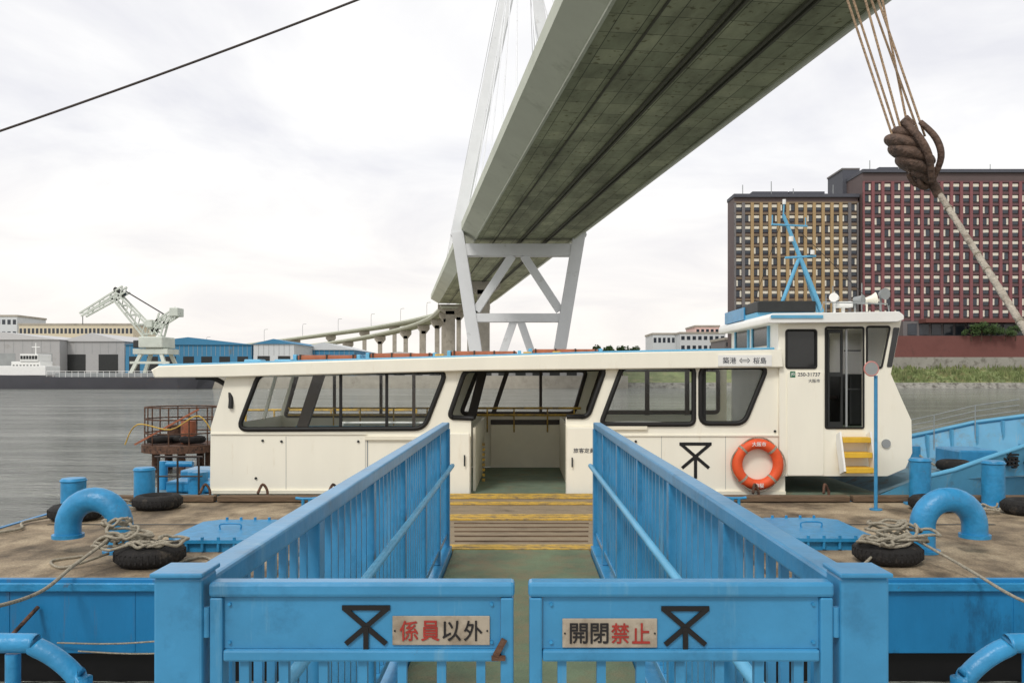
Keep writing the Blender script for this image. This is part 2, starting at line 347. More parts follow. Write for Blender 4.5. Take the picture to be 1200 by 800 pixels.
# ------------------------------------------------------------ gangway
gw=thing('gangway',(0,4.8,1.2),'blue steel gangway with barred railings leading to the pontoon','gangway')
GZ=E-1.6; G0,G1=1.80,7.75
GFL=M('gangway_floor_paint',(98,112,84),.7,var=.25,scale=3,bump=.4,bscale=60,dirt=(126,106,76),dth=.46,dscale=2.5,dsoft=.25)
box('floor',-.62,.62,G0,G1+.1,GZ-.02,GZ,GFL,gw)
for sx in (-1,1):
    box('side_beam',min(sx*.63,sx*.75),max(sx*.63,sx*.75),G0,G1,GZ-.28,GZ+.06,BLUE,gw,.006)
    rt=E-.425
    b_=MB(); b_.box(sx*.69-.035,sx*.69+.035,G0,G1+.03,rt-.055,rt,0,.008); b_.obj('top_rail',BLUE,gw)
    box('lower_rail',sx*.69-.02,sx*.69+.02,G0,G1,GZ+.14,GZ+.18,BLUE,gw,.004)
    y=G0+.1; k=0
    while y<G1-.05:
        if k%9==8 or k==0:
            box('railing_post',sx*.69-.03,sx*.69+.03,y-.03,y+.03,GZ+.062,rt-.056,BLUE,gw,.004)
        else:
            box('baluster',sx*.69-.011,sx*.69+.011,y-.011,y+.011,GZ+.181,rt-.056,BLUE,gw)
        y+=.115; k+=1
    box('end_post',sx*.69-.04,sx*.69+.04,G1-.04,G1+.04,GZ-.1,rt-.056,BLUE,gw,.006)
    hz=E-.81
    b_=MB(); b_.tube([(sx*.66,G0+.1,hz-.04),(sx*.62,G0+.14,hz),(sx*.62,G1-.06,hz),(sx*.665,G1-.02,hz-.03)],.019,10); b_.obj('handrail',LBLUE,gw)
    b_=MB(); y=2.5
    while y<G1: b_.cyl((sx*.62,y,hz-.015),(sx*.675,y,hz-.06),.008,6); y+=1.05
    b_.each('handrail_bracket',BLUE,gw)
    box('gate_post',min(sx*.64,sx*.738),max(sx*.64,sx*.738),1.71,1.795,GZ-.3,E-.405,BLUE,gw,.006)
    b_=MB(); b_.box(sx*.689-.053,sx*.689+.053,1.70,1.805,E-.404,E-.394,0,.003); b_.obj('post_cap',BLUE,gw)
def gate(sx,lab):
    g=thing('gate_leaf',(sx*.32,1.73,GZ),lab,'gate','gate leaves across the gangway')
    x0,x1=(.014,.630)
    def X(a,b): return (min(sx*a,sx*b),max(sx*a,sx*b))
    a,b=X(x0,x1); top=E-.416
    box('top_bar',a,b,1.715,1.76,top-.03,top,BLUE,g,.007)
    box('hinge_stile',*X(x1-.028,x1-.002),1.717,1.757,top-.95,top-.0305,BLUE,g,.004)
    box('lock_stile',*X(x0+.002,x0+.028),1.717,1.757,top-.95,top-.0305,BLUE,g,.004)
    a,b=X(x0+.0285,x1-.0285)
    box('panel',a,b,1.727,1.733,top-.135,top-.031,BLUE,g)
    box('middle_bar',a,b,1.717,1.757,top-.16,top-.1355,BLUE,g,.005)
    box('lower_bar',a,b,1.719,1.755,top-.95,top-.92,BLUE,g,.004)
    for i in range(7):
        t=(i+.5)/7; xc=lerp(a,b,t); box('gate_bar',xc-.009,xc+.009,1.73,1.748,top-.919,top-.161,BLUE,g)
    for zc in (top-.08,top-.8):
        MB().cyl((sx*(x1+.005),1.722,zc-.03),(sx*(x1+.005),1.722,zc+.03),.007,10).obj('hinge',BLUE,g)
    b_=MB()
    for i in range(2):
        for zc in (top-.045,top-.122): b_.cyl((sx*(.06+.53*i),1.722,zc),(sx*(.06+.53*i),1.7275,zc),.0035,8)
    b_.each('bolt',BLUE2,g)
    if sx<0:
        b_=MB(); b_.beam((-.052,1.711,top-.145),(-.034,1.711,top-.112),.012,.006); b_.beam((-.06,1.712,top-.15),(-.032,1.712,top-.15),.01,.005); b_.obj('latch',RUST,g)
    return g,top
gl,top=gate(-1,'blue gate leaf with staff only sign and rusty latch')
gr,top=gate(1,'blue gate leaf with no opening sign and black emblem')
def sgn(px0,px1,py0,py1,parent,parts):
    k=1.725/1000
    x0,x1=(px0-611)*k,(px1-611)*k; z1,z0=E-(py0-440)*k,E-(py1-440)*k
    box('sign_plate',x0,x1,1.7225,1.7265,z0,z1,PLATE,parent,.0012)
    b_=MB()
    for xx in (x0+.005,x1-.005):
        b_.cyl((xx,1.7205,(z0+z1)/2),(xx,1.7226,(z0+z1)/2),.002,8)
    b_.each('sign_screw',STEELD,parent)
    n=sum(len(p[0]) for p in parts); cw=(x1-x0-.024)/n; xc=x0+.012
    for s,m_ in parts:
        for ch in s:
            text(ch,xc+cw/2,(z0+z1)/2,1.7215,(z1-z0)*.68,m_,parent,width=cw*.84,bold=.014,thick=.001); xc+=cw
sgn(460,574,721,755,gl,[('係員',REDP),('以外',INK)])
sgn(659,770,724,758,gr,[('開閉',INK),('禁止',REDP)])
k=1.725/1000
emblem((429-611)*k,E-(737-440)*k,1.7245,.028*1.65,BLACK,gl,.22)
emblem((803-611)*k,E-(738-440)*k,1.7245,.028*1.65,BLACK,gr,.22)
# quay where the gangway starts
q=box('quay_ground',-40,40,-60,2.55,-2,GZ-.32,CONC); tag(q,'concrete quay edge beside the gangway','quay',kind='structure')
for sx,lab in ((-1,'bent blue pipe guard rail at quay edge'),(1,'bent blue pipe guard rail at quay edge')):
    t=thing('pipe_guard_rail',(sx*1.3,2.4,GZ-.32),lab,'guard rail','blue pipe guards beside the gangway')
    zt=E-.75
    p=catmull([(sx*2.6,2.4,zt),(sx*1.5,2.4,zt),(sx*1.36,2.4,zt-.015),(sx*1.25,2.4,zt-.10),(sx*1.235,2.4,zt-.2),(sx*1.235,2.4,GZ-.33)],8)
    tube('rail_pipe',p,.027,BLUE2,t,14)
    tube('post',[(sx*1.43,2.4,zt-.03),(sx*1.43,2.4,GZ-.33)],.02,BLUE2,t,12)
# ------------------------------------------------------------ deck fittings on pontoon
def vent(sx):
    t=thing('gooseneck_vent',(sx*4.65,9.5,PZ),'bent blue gooseneck vent pipe on the pontoon deck','vent pipe','gooseneck vents on the pontoon')
    xa,xb=sx*4.44,sx*5.02; r=.135; top=E-1.235-r; y=9.45
    pts=[(xa,y,PZ)]; R=abs(xb-xa)/2; cx=(xa+xb)/2
    for i in range(15):
        a=math.pi*i/14; pts.append((cx-sx*R*math.cos(a),y,top-R+R*math.sin(a)))
    pts.append((xb,y,PZ+.20))
    tube('pipe',pts,r,BLUE2,t,24)
    MB().cyl((xb,y,PZ+.16),(xb,y,PZ+.20),r+.03,24).obj('flange',BLUE2,t)
    MB().cyl((xa,y,PZ+.002),(xa,y,PZ+.03),r+.05,24).obj('base_flange',BLUE2,t)
vent(-1); vent(1)
def hatch(x0,x1,y0,y1):
    t=thing('deck_hatch',((x0+x1)/2,(y0+y1)/2,PZ),'low blue steel deck hatch cover with dogs','hatch','hatch covers on the pontoon')
    c=.16; P=[(x0+c,y0),(x1-c,y0),(x1,y0+c),(x1,y1-c),(x1-c,y1),(x0+c,y1),(x0,y1-c),(x0,y0+c)]
    def pr(P,z0,z1,nm):
        n=len(P); return mesh(nm,[(a,b,z0) for a,b in P]+[(a,b,z1) for a,b in P],[tuple(range(n))[::-1],tuple(range(n,2*n))]+[(i,(i+1)%n,n+(i+1)%n,n+i) for i in range(n)],BLUE2,t)
    cx,cy=(x0+x1)/2,(y0+y1)/2
    pr([(cx+(a-cx)*.93,cy+(b-cy)*.93) for a,b in P],PZ,PZ+.10,'coaming'); pr(P,PZ+.101,PZ+.14,'lid')
    b_=MB()
    for i in range(4):
        for yy in (y0+.02,y1-.02):
            xx=x0+.25+i*(x1-x0-.5)/3; b_.cyl((xx,yy,PZ+.02),(xx,yy,PZ+.17),.018,8)
    b_.each('dog_bolt',BLUE2,t)
    b_=MB(); b_.tube(catmull([(cx-.12,cy,PZ+.14),(cx-.11,cy,PZ+.2),(cx+.11,cy,PZ+.2),(cx+.12,cy,PZ+.14)],4),.01,8); b_.obj('handle',BLUE2,t)
hatch(-3.95,-2.92,9.4,10.75); hatch(2.95,3.98,9.5,10.9)
def bollard(x,y,r,h):
    t=thing('mooring_bollard',(x,y,PZ),'blue painted steel mooring bollard on the pontoon','bollard','bollards on the pontoon')
    MB().tube([(x,y,PZ+.012),(x,y,PZ+h-.05),(x,y,PZ+h-.015),(x,y,PZ+h)],lambda u:r if u<.9 else r*.93,24).obj('column',BLUE2,t)
    MB().cyl((x,y,PZ+.001),(x,y,PZ+.022),r+.08,20).obj('base_plate',BLUE2,t)
    MB().torus((x,y,PZ+h-.035),r,.014,seg2=8).obj('rim',BLUE2,t)
bollard(-6.35,12.1,.165,.50); bollard(-5.72,12.95,.15,.56); bollard(6.05,12.95,.155,.70); bollard(7.05,12.75,.16,.68)
def tyre(x,y,rope=True,R=.25):
    t=thing('rubber_fender',(x,y,PZ),'old black tyre lying on deck with coiled rope' if rope else 'old black tyre lying flat on the pontoon deck','tyre','fender tyres on the pontoon')
    MB().torus((x,y,PZ+.105),R,.10,seg=36,seg2=14).obj('tyre_carcass',TIRE,t)
    b_=MB(); 
    for k in range(36):
        a=2*math.pi*k/36; ca,sa=math.cos(a),math.sin(a); b_.beam((x+ca*(R+.088),y+sa*(R+.088),PZ+.06),(x+ca*(R+.088),y+sa*(R+.088),PZ+.15),.02,.02)
    b_.obj('tread_block',TIRE,t)
    MB().torus((x,y,PZ+.105),R-.075,.035,seg=30,seg2=8).obj('bead',TIRE,t)
for x,y,rp in ((-3.85,8.85,True),(3.84,8.95,True),(-6.05,11.6,False),(-5.35,12.55,False),(6.0,12.4,False),(7.15,12.05,False)):
    tyre(x,y,rp)
def coil(x,y,z,n,R,lab,zs=.5,seed=1,flat=.8):
    rd=random.Random(seed); pts=[]
    for i in range(n*12):
        a=2*math.pi*i/12+.5*math.sin(i*.21+seed); k=i/(n*12)
        rr=max(.05,R*(.5+.5*math.sin(i*.31+seed)*math.cos(i*.07)+rd.uniform(-.1,.1)))
        ox=.10*math.sin(k*9+seed); oy=.08*math.cos(k*7)
        pts.append((x+ox+rr*math.cos(a)*1.15,y+oy+rr*math.sin(a)*flat,z+k*zs*.4*(1-.6*rr/R)+rd.uniform(0,.06)))
    o=tube('mooring_rope_coil',catmull(pts,3),.016,ROPE,None,7); tag(o,lab,'rope','mooring ropes'); return o
coil(-4.12,8.85,PZ+.14,10,.30,'tangled pale rope heaped on a black tyre',.9,3)
coil(-3.75,8.72,PZ+.19,4,.24,'tangled pale rope heaped on a black tyre',.2,13)
coil(3.95,8.95,PZ+.16,10,.32,'tangled pale rope heaped on a black tyre',.75,8)
coil(3.72,8.8,PZ+.19,4,.24,'tangled pale rope heaped on a black tyre',.2,18)
coil(-5.9,12.4,PZ+.03,3,.25,'tangled pale rope lying on pontoon deck',.2,5)
coil(6.5,12.1,PZ+.03,3,.22,'tangled pale rope lying on pontoon deck',.2,6)
def rope(pts,r,lab,mat=ROPE,name='mooring_rope',n=10,cat='rope',group='mooring ropes'):
    o=tube(name,catmull(pts,n),r,mat,None,8); tag(o,lab,cat,group); return o
rope([(-4.2,8.8,PZ+.3),(-4.3,8.2,PZ+.13),(-4.30,7.6,PZ+.02),(-4.25,6.6,1.12),(-4.6,5,1.25),(-5.4,2.5,1.1)],.017,'thick pale mooring rope running off the pontoon')
rope([(4.1,8.9,PZ+.25),(4.28,8.2,PZ+.1),(4.35,7.4,PZ+.0),(4.4,6.6,1.08),(4.8,5,1.2),(5.6,2.5,1.1)],.015,'thick pale mooring rope running off the pontoon')
rope([(-3.6,8.7,PZ+.02),(-3.4,9.1,PZ+.018),(-3.05,8.7,PZ+.018),(-2.9,9.0,PZ+.018)],.014,'loose rope end trailing on pontoon deck')
rope([(-4.3,8.9,PZ+.1),(-4.6,8.6,PZ+.02),(-4.9,8.9,PZ+.018),(-4.7,9.15,PZ+.018)],.014,'loose rope end trailing on pontoon deck')
rope([(3.6,8.75,PZ+.1),(3.3,8.5,PZ+.02),(3.05,8.75,PZ+.018),(3.2,9.0,PZ+.018)],.014,'loose rope end trailing on pontoon deck')
rope([(-6.6,10.2,PZ+.03),(-6.3,10.7,PZ+.03),(-6.5,11.2,PZ+.04),(-6.1,11.9,PZ+.06)],.018,'loose rope trailing on pontoon deck edge')
rope([(-4.4,8.09,.42),(-3.6,8.0,.45),(-2.4,7.9,.62),(-.78,7.7,1.1)],.008,'thin yellowish line tied to the pontoon side')
rope([(-4.2,8.09,.34),(-3.4,8.0,.35),(-2.2,7.9,.5),(-.78,7.7,1.08)],.008,'thin yellowish line tied to the pontoon side')
for i,(xx,s_) in enumerate(((-4.6,-1),(5.0,1))):
    o=tube('mooring_chain',catmull([(xx,8.12,.75),(xx+.15*s_,7.2,.3),(xx+.3*s_,6,-.1)],6),.02,RUST,None,6); tag(o,'rusty chain hanging from the pontoon side','chain','chains on pontoon side')
for x in (-5.0,-4.1,-3.0,3.6,4.7):
    o=tube('fender_chain',catmull([(x,13.27,PZ+.12),(x+.05,13.36,PZ+.25),(x+.12,13.38,PZ+.12),(x+.08,13.34,PZ-.1)],5),.022,RUST,None,6); tag(o,'short rusty chain on the timber kerb','chain','chains on the timber kerb')
for sx,yy in ((-1,12.7),(1,12.75)):
    t=thing('deck_cleat',(sx*3.2,yy,PZ),'small blue two horned mooring cleat on the pontoon','cleat','cleats on the pontoon')
    x=sx*3.2; MB().tube([(x-.16,yy,PZ+.13),(x-.08,yy,PZ+.12),(x+.08,yy,PZ+.12),(x+.16,yy,PZ+.13)],.022,8).obj('horn',BLUE2,t)
    MB().cyl((x-.05,yy,PZ),(x-.05,yy,PZ+.12),.025,8).obj('stem',BLUE2,t); MB().cyl((x+.05,yy,PZ),(x+.05,yy,PZ+.12),.025,8).obj('stem',BLUE2,t)
# mirror pole
t=thing('round_mirror_pole',(5.15,12.4,PZ),'slim blue pole with small round mirror on pontoon','mirror pole')
tube('pole',[(5.15,12.4,PZ),(5.15,12.4,E+.0)],.026,BLUE,t,12)
MB().cyl((5.06,12.36,E+.10),(5.06,12.33,E+.10),.095,20).obj('mirror_disc',GREY,t)
MB().torus((5.06,12.34,E+.10),.10,.013,axis='Y',seg2=8).obj('mirror_rim',M('pink_faded_rim',(200,136,128),.5),t)
MB().cyl((5.15,12.38,E-.03),(5.08,12.37,E+.05),.012,8).obj('mirror_arm',BLUE,t)
MB().cyl((5.15,12.4,PZ+.001),(5.15,12.4,PZ+.02),.09,14).obj('base_plate',BLUE,t)
# ------------------------------------------------------------ ferry boat
FY=13.62; S=FY/1000
def F(px,py): return ((px-611)*S, E-(py-440)*S)
fb=thing('ferry_boat',(0,15.6,0),'cream white passenger ferry with dark framed windows moored at pontoon','ferry')
YF=17.5
hole1=rounded([F(304,437),F(523,435),F(497,502),F(279,503)],.16)
hole3=rounded([F(729,430),F(813,430),F(813,497),F(704,497)],.10)
hole4=rounded([F(821,430),F(899,430),F(872,496),F(821,496)],.14)
notch=rounded([F(663,578.5),F(663,488),F(689,488),F(709,432),F(545,434),F(526,489),F(552,489),F(552,578.5)],.05)
outer=[F(268,432),F(247,500),F(246,577)]+[F(552,578.5)]+notch[::-1][6:-6]+[F(663,578.5),F(920,578),F(920,418)]
plate('side_wall',outer,[hole1,hole3,hole4],FY,FY+.06,CREAM,fb)
def ring(poly,r,y,nm,mat=DARK,closed=True): return MB().tube([(p[0],y,p[1]) for p in poly],r,6,closed).obj(nm,mat,fb)
for h in (hole1,hole3,hole4): ring(h,.04,FY-.005,'window_gasket')
wtop=rounded([F(552,490),F(526,489),F(545,434),F(709,432),F(689,488),F(663,489)],.1)[6:-6]
MB().tube([(p[0],FY-.005,p[1]) for p in [F(555,490),F(530,489)]+wtop+[F(685,488),F(664,488)]],.04,6).obj('window_gasket',DARK,fb)
def pane(poly,y,nm='window_pane'): return plate(nm,poly,[],y,y+.008,GLC,fb)
pane(hole1,FY+.035); pane(hole3,FY+.035)
plate('window_pane',hole4,[],FY+.036,FY+.046,GLC,fb)
for px in (399,453):
    a=F(px,437);b=F(px,502); MB().beam((a[0],FY+.02,a[1]),(b[0],FY+.02,b[1]),.045,.03).obj('mullion',DARK,fb)
a=F(484,437);c=F(484,500); MB().beam((a[0],FY+.1,a[1]),(c[0],FY+.1,c[1]),.05,.04).obj('mullion',BRN,fb)
a=F(826,431);c=F(826,496); MB().beam((a[0],FY+.02,a[1]),(c[0],FY+.02,c[1]),.04,.03).obj('mullion',DARK,fb)
fh1=rounded([F(274,437),F(523,435),F(500,500),F(256,500)],.06); fh2=rounded([F(545,433),F(709,432),F(690,497),F(520,497)],.12)
fh3=rounded([F(732,431),F(907,431),F(907,495),F(710,495)],.08)
fouter=[F(268,432),F(247,500),F(246,577),F(920,578),F(920,418)]
CREAMD=M('cream_inner_wall_paint',(238,232,212),.5,var=.05)
plate('far_side_wall',fouter,[fh1,fh2,fh3],YF,YF+.06,CREAMD,fb)
for h in (fh1,fh2,fh3): MB().tube([(p[0],YF-.01,p[1]) for p in h],.045,6,True).obj('window_gasket',BRN,fb)
for p0,p1 in ((590,568),(800,800),(860,860)):
    a=F(p0,433);c=F(p1,499); MB().beam((a[0],YF-.03,a[1]),(c[0],YF-.03,c[1]),.09,.05).obj('mullion',BRN,fb)
for px in (330,400,495,640,): 
    a=F(px,433);c=F(px,499); MB().beam((a[0],YF-.03,a[1]),(c[0],YF-.03,c[1]),.06,.04).obj('mullion',BRN,fb)
for p0,p1,yy in ((368,345,FY+.5),(555,537,YF-.4)):
    a=F(p0,432);c=F(p1,503); MB().beam((a[0],yy,a[1]),(c[0],yy,c[1]),.17,.12).obj('pillar',BRN,fb)
xl=F(246,0)[0]; xr=F(920,0)[0]
mesh('stern_wall',[(F(248,0)[0]+.02,YF-.001,F(0,500)[1]),(F(248,0)[0]+.02,FY+.061,F(0,500)[1]),(xl+.02,YF-.001,F(0,577)[1]),(xl+.02,FY+.061,F(0,577)[1])],[(0,1,3,2)],CREAM,fb)
for yy in (FY+1.3,FY+2.6): MB().beam((F(266,0)[0]+.03,yy,F(0,441)[1]),(F(248,0)[0]+.05,yy,F(0,500)[1]),.05,.06).obj('stern_window_post',CREAM,fb)
roof=[F(183,434),F(190,430),F(330,426),F(500,421),F(700,415),F(912,411),F(914,429),F(700,431.5),F(560,433),F(268,440.5),F(186,441)]
plate('roof',roof,[],FY-.14,YF+.2,CREAM,fb,.02)
g=[F(190,430.5),F(330,426.5),F(500,421.5),F(700,415.5),F(905,411)]
MB().tube([(p[0],FY-.10,p[1]+.03) for p in g],.022,8).obj('roof_gutter_pipe',LBLUE,fb)
box('cabin_floor',xl+.03,5.9,FY+.07,YF-.01,1.03,1.07,DECKG,fb)
MB().tube(catmull([(F(226,0)[0],FY+.15,F(0,442)[1]),(F(246,0)[0],FY+.12,F(0,443)[1]),(F(262,0)[0],FY+.08,F(0,451)[1]),(F(270,0)[0],FY+.02,F(0,464)[1]),(F(271,0)[0],FY-.03,F(0,478)[1])],6),.04,8).obj('stern_grab_rail',DARK,fb)
b_=MB()
for zz_,yy in ((E-.038*17.4,17.38),(E-.046*17.4,17.38)):
    b_.cyl((F(262,0)[0],yy,zz_),(F(480,0)[0],yy,zz_),.018,8); b_.cyl((F(545,0)[0],yy,zz_),(F(700,0)[0],yy,zz_),.022,8)
for px in (290,330,370,420,470,560,600,650,690): b_.cyl((F(px,0)[0],17.38,1.8),(F(px,0)[0],17.38,E-.038*17.4),.015,6)
b_.obj('yellow_handrail',YEL,fb)
box('entrance_gate_panel',F(565,0)[0]*1.0,F(690,0)[0]*1.0,YF-.09,YF-.03,1.08,E-1.0,CREAMD,fb,.01)
box('entrance_gate_rail',F(565,0)[0],F(690,0)[0],YF-.10,YF-.04,E-.995,E-.90,BRN,fb)
box('entrance_partition',F(553,0)[0],F(556,0)[0],FY+.3,YF-.12,1.071,E-.85,CREAMD,fb)
box('entrance_partition',F(668,0)[0],F(671,0)[0],FY+.1,YF-.12,1.071,E-.85,CREAMD,fb)
b_=MB()
for i in range(8): b_.box(F(560,0)[0],F(563.5,0)[0],FY+1.5,FY+1.55,1.08+i*.09,1.08+i*.09+.045)
b_.obj('warning_stripe',YEL,fb)
def bench(x0,x1,y0,y1):
    b_=MB(); b_.box(x0,x1,y0,y1,1.45,1.5,0,.01); b_.box(x0,x1,y1+.002,y1+.05,1.5,1.95,0,.01)
    for xx in (x0+.2,x1-.2): b_.box(xx-.03,xx+.03,y0+.05,y1-.05,1.071,1.449)
    return b_.obj('bench',LBLUE,fb)
bench(-4.5,-1.4,14.0,14.4); bench(-4.5,-1.4,16.6,17.0); bench(1.2,3.8,16.4,16.9)
for a0,a1 in ((395,498),(712,782)):
    x0,x1=F(a0,0)[0],F(a1,0)[0]; z=E-.056*FY
    MB().tube(catmull([(x0,FY+.2,z-.18),(x0+.05,FY+.2,z-.02),(x0+.15,FY+.2,z),(x1-.15,FY+.2,z),(x1-.05,FY+.2,z-.02),(x1,FY+.2,z-.18)],4),.02,8).obj('grab_rail',WHITE,fb)
def door(p0,p1,q0,q1,yoff=.05):
    x0,x1=F(p0,0)[0],F(p1,0)[0]; z1,z0=F(0,q0)[1],F(0,q1)[1]
    return box('sliding_door',x0,x1,FY-yoff-.045,FY-yoff,z0,z1,CREAM,fb,.012)
d1=door(510,551,507,581); d2=door(664,702,500,579)
box('door_track',F(428,0)[0],F(552,0)[0],FY-.045,FY-.002,F(0,515)[1],F(0,511)[1],CREAMD,fb)
box('door_track',F(664,0)[0],F(758,0)[0],FY-.045,FY-.002,F(0,503)[1],F(0,499)[1],CREAMD,fb)
b_=MB(); b_.box(F(430,0)[0],F(510,0)[0],FY-.008,FY-.001,F(0,572)[1],F(0,571)[1]); b_.box(F(430,0)[0],F(431.2,0)[0],FY-.008,FY-.001,F(0,571)[1],F(0,516)[1]); b_.obj('door_pocket_seam',GREY,fb)
b_=MB(); b_.cyl((F(545,0)[0],FY-.13,F(0,532)[1]),(F(545,0)[0],FY-.13,F(0,545)[1]),.012,8); b_.cyl((F(670,0)[0],FY-.13,F(0,535)[1]),(F(670,0)[0],FY-.13,F(0,546)[1]),.012,8); b_.each('door_handle',STEELD,fb)
b_=MB()
for (px,py) in ((308,516),(330,517),(420,517),(440,565),(300,560),(745,517),(760,560),(905,520),(908,505)):
    x,z=F(px,py); b_.cyl((x,FY-.02,z),(x,FY-.001,z),.02,8)
b_.each('wall_fitting',STEELD,fb)
b_=MB(); b_.beam((F(247,0)[0],FY-.012,F(0,508)[1]),(F(430,0)[0],FY-.012,F(0,508)[1]),.02,.02); b_.beam((F(702,0)[0],FY-.012,F(0,510)[1]),(F(915,0)[0],FY-.012,F(0,510)[1]),.02,.02); b_.each('belt_moulding',CREAM,fb)
b_=MB(); b_.box(F(246,0)[0],F(508,0)[0],FY-.04,FY-.002,F(0,578)[1],F(0,574)[1]); b_.box(F(704,0)[0],F(920,0)[0],FY-.04,FY-.002,F(0,579)[1],F(0,575)[1]); b_.each('lower_moulding',CREAMD,fb)
b_=MB()
for px in (335,428,775,850): 
    b_.box(F(px,0)[0],F(px,0)[0]+.006,FY-.003,FY-.0005,F(0,573)[1],F(0,511)[1])
b_.each('plate_seam',GREY,fb)
def floatbox(p0,p1):
    x0=(p0-611)*.0146; x1=(p1-611)*.0146
    z0=E+.0146*(440-lerp(424.5,412,((p0+p1)/2-330)/500))
    b_=MB(); b_.box(x0,x1,14.4,14.9,z0,z0+.10,0,.03); n=int((x1-x0)/.35)
    o=b_.obj('life_float',ROOFOR,fb)
    for i in range(n+1):
        xx=lerp(x0+.05,x1-.05,i/n); s_=box('float_strap',xx-.012,xx+.012,14.385,14.915,z0-.02,z0+.108,BRN); setp(s_,o)
    for xx in (x0-.04,x1+.04): 
        e_=box('float_end_cap',xx-.03,xx+.03,14.38,14.92,z0-.03,z0+.11,LBLUE,None,.01); setp(e_,o)
floatbox(352,420); floatbox(436,508); floatbox(530,606); floatbox(624,700)
for px in (516,618,652,):
    x=(px-611)*.0143; z=E+.0143*(440-lerp(423,412,(px-330)/500)); box('roof_lamp',x-.07,x+.07,14.1,14.2,z-.01,z+.06,YEL,fb,.01)
for px in (300,335): 
    x=(px-611)*.0143; z=E+.0143*14; box('roof_vent',x-.14,x+.14,14.1,14.4,z-.02,z+.07,LBLUE,fb,.02)
# wheelhouse
WY=FY-.02; WF=16.6
WL=912
outer=[F(WL,372),F(1055,372),F(1042,438),F(1056,470),F(1066,492),F(1067,530),F(1059,548),F(1038,557),F(WL,557)]
wh1=rounded([F(920,387),F(955,387),F(955,431),F(920,431)],.04); wdo=rounded([F(966,384),F(1010,384),F(1010,501),F(966,501)],.03)
wh2=rounded([F(1014,383),F(1041,383),F(1031,431),F(1014,431)],.04)
plate('wheelhouse_wall',outer,[wh1,wdo,wh2],WY-.04,WY+.02,CREAM,fb)
for h in (wh1,wdo,wh2): MB().tube([(p[0],WY-.045,p[1]) for p in h],.018,6,True).obj('window_gasket',DARK,fb)
plate('wheelhouse_window',wh1,[],WY-.02,WY-.01,GLB,fb); plate('wheelhouse_window',wh2,[],WY-.02,WY-.01,GLC,fb)
fw2=rounded([F(960,384),F(1010,384),F(1010,440),F(960,440)],.03)
plate('wheelhouse_far_wall',outer,[wh1,fw2,wh2],WF,WF+.05,CREAM,fb)
fp=[F(1055,372),F(1042,438),F(1056,470),F(1066,492),F(1067,530),F(1059,548),F(1038,557)]
vs=[];fs=[]
for p in fp: vs+=[(p[0]-.01,WY+.021,p[1]),(p[0]-.01,WF-.001,p[1])]
for i in range(len(fp)-1): fs.append((2*i,2*i+1,2*i+3,2*i+2))
mesh('wheelhouse_front',vs,fs,CREAM,fb)
a0,a1=F(1054.2,380),F(1044.5,431)
for k_ in range(3):
    y0=WY+.15+k_*.97; y1=y0+.82
    mesh('front_window',[(a0[0],y0,a0[1]),(a0[0],y1,a0[1]),(a1[0],y1,a1[1]),(a1[0],y0,a1[1])],[(0,1,2,3)],GLB,fb)
plate('quarter_window',rounded([F(1045,384),F(1052,384),F(1043,430),F(1037,430)],.02),[],WY-.052,WY-.044,GLB,fb)
wx=F(WL,0)[0]
box('wheelhouse_aft_wall',wx+.002,wx+.05,WY+.021,WF-.001,F(0,557)[1],F(0,373)[1],WHITE,fb)
for (ya,yb) in ((14.15,15.05),(15.4,16.25)):
    box('aft_window',wx-.012,wx+.001,ya,yb,E+.50,E+.86,GLB,fb)
    b_=MB()
    b_.box(wx-.03,wx-.0,ya-.07,ya-.001,E+.42,E+.93); b_.box(wx-.03,wx-.0,yb+.001,yb+.07,E+.42,E+.93); b_.obj('aft_window_frame',LBLUE,fb)
box('wheelhouse_floor',F(WL,0)[0]+.06,F(1038,0)[0],WY+.03,WF-.01,F(0,503)[1],F(0,501.5)[1],DECKG,fb)
box('wheelhouse_inner_bulkhead',F(958,0)[0],F(985,0)[0],WY+1.1,WY+1.15,F(0,501)[1],F(0,395)[1],BRN,fb)
box('helm_console',F(1012,0)[0],F(1036,0)[0],WY+.6,WF-.6,F(0,501)[1],F(0,438)[1],STEELD,fb,.03)
MB().cyl((F(1000,0)[0],WY+1.2,F(0,501)[1]),(F(1000,0)[0],WY+1.2,F(0,470)[1]),.04,8).obj('seat_post',STEELD,fb)
box('helm_seat',F(993,0)[0],F(1009,0)[0],WY+1.0,WY+1.4,F(0,470)[1],F(0,465)[1],BRN,fb,.02)
plate('wheelhouse_door',[F(970,386),F(988,386),F(988,500),F(970,500)],[[F(972.5,390),F(985.5,390),F(985.5,436),F(972.5,436)],[F(972.5,441),F(985.5,441),F(985.5,494),F(972.5,494)]],WY+.03,WY+.06,STEELD,fb)
box('door_rail_tube',F(990,0)[0],F(992,0)[0],WY-.02,WY+.0,F(0,500)[1],F(0,386)[1],GREY,fb)
for py in (410,455): box('door_crossbar',F(990,0)[0],F(1009,0)[0],WY+.03,WY+.05,F(0,py+1.5)[1],F(0,py)[1],STEELD,fb)
plate('side_door_panel',rounded([F(921,436),F(963,436),F(963,556),F(921,556)],.03),[],WY-.062,WY-.042,CREAM,fb,.004)
plate('wheelhouse_roof',rounded([F(896,373),F(900,369),F(1046,367),F(1051,371),F(1051,375),F(1044,377.5),F(896,379)],.02),[],WY-.22,WF+.15,WHITE,fb,.01)
box('wheelhouse_roof_trim',F(898,0)[0],F(958,0)[0],WY-.24,WY-.225,F(0,374)[1],F(0,370.5)[1],LBLUE,fb)
box('aft_blue_screen',F(898,0)[0],F(906,0)[0],15.0,16.4,F(0,368)[1],F(0,352)[1],BLUE,fb)
k=14.3/1000
def FR(px,py,kk=k): return ((px-611)*kk,E-(py-440)*kk)
x0,z1=FR(886,353);x1,z0=FR(954,366)
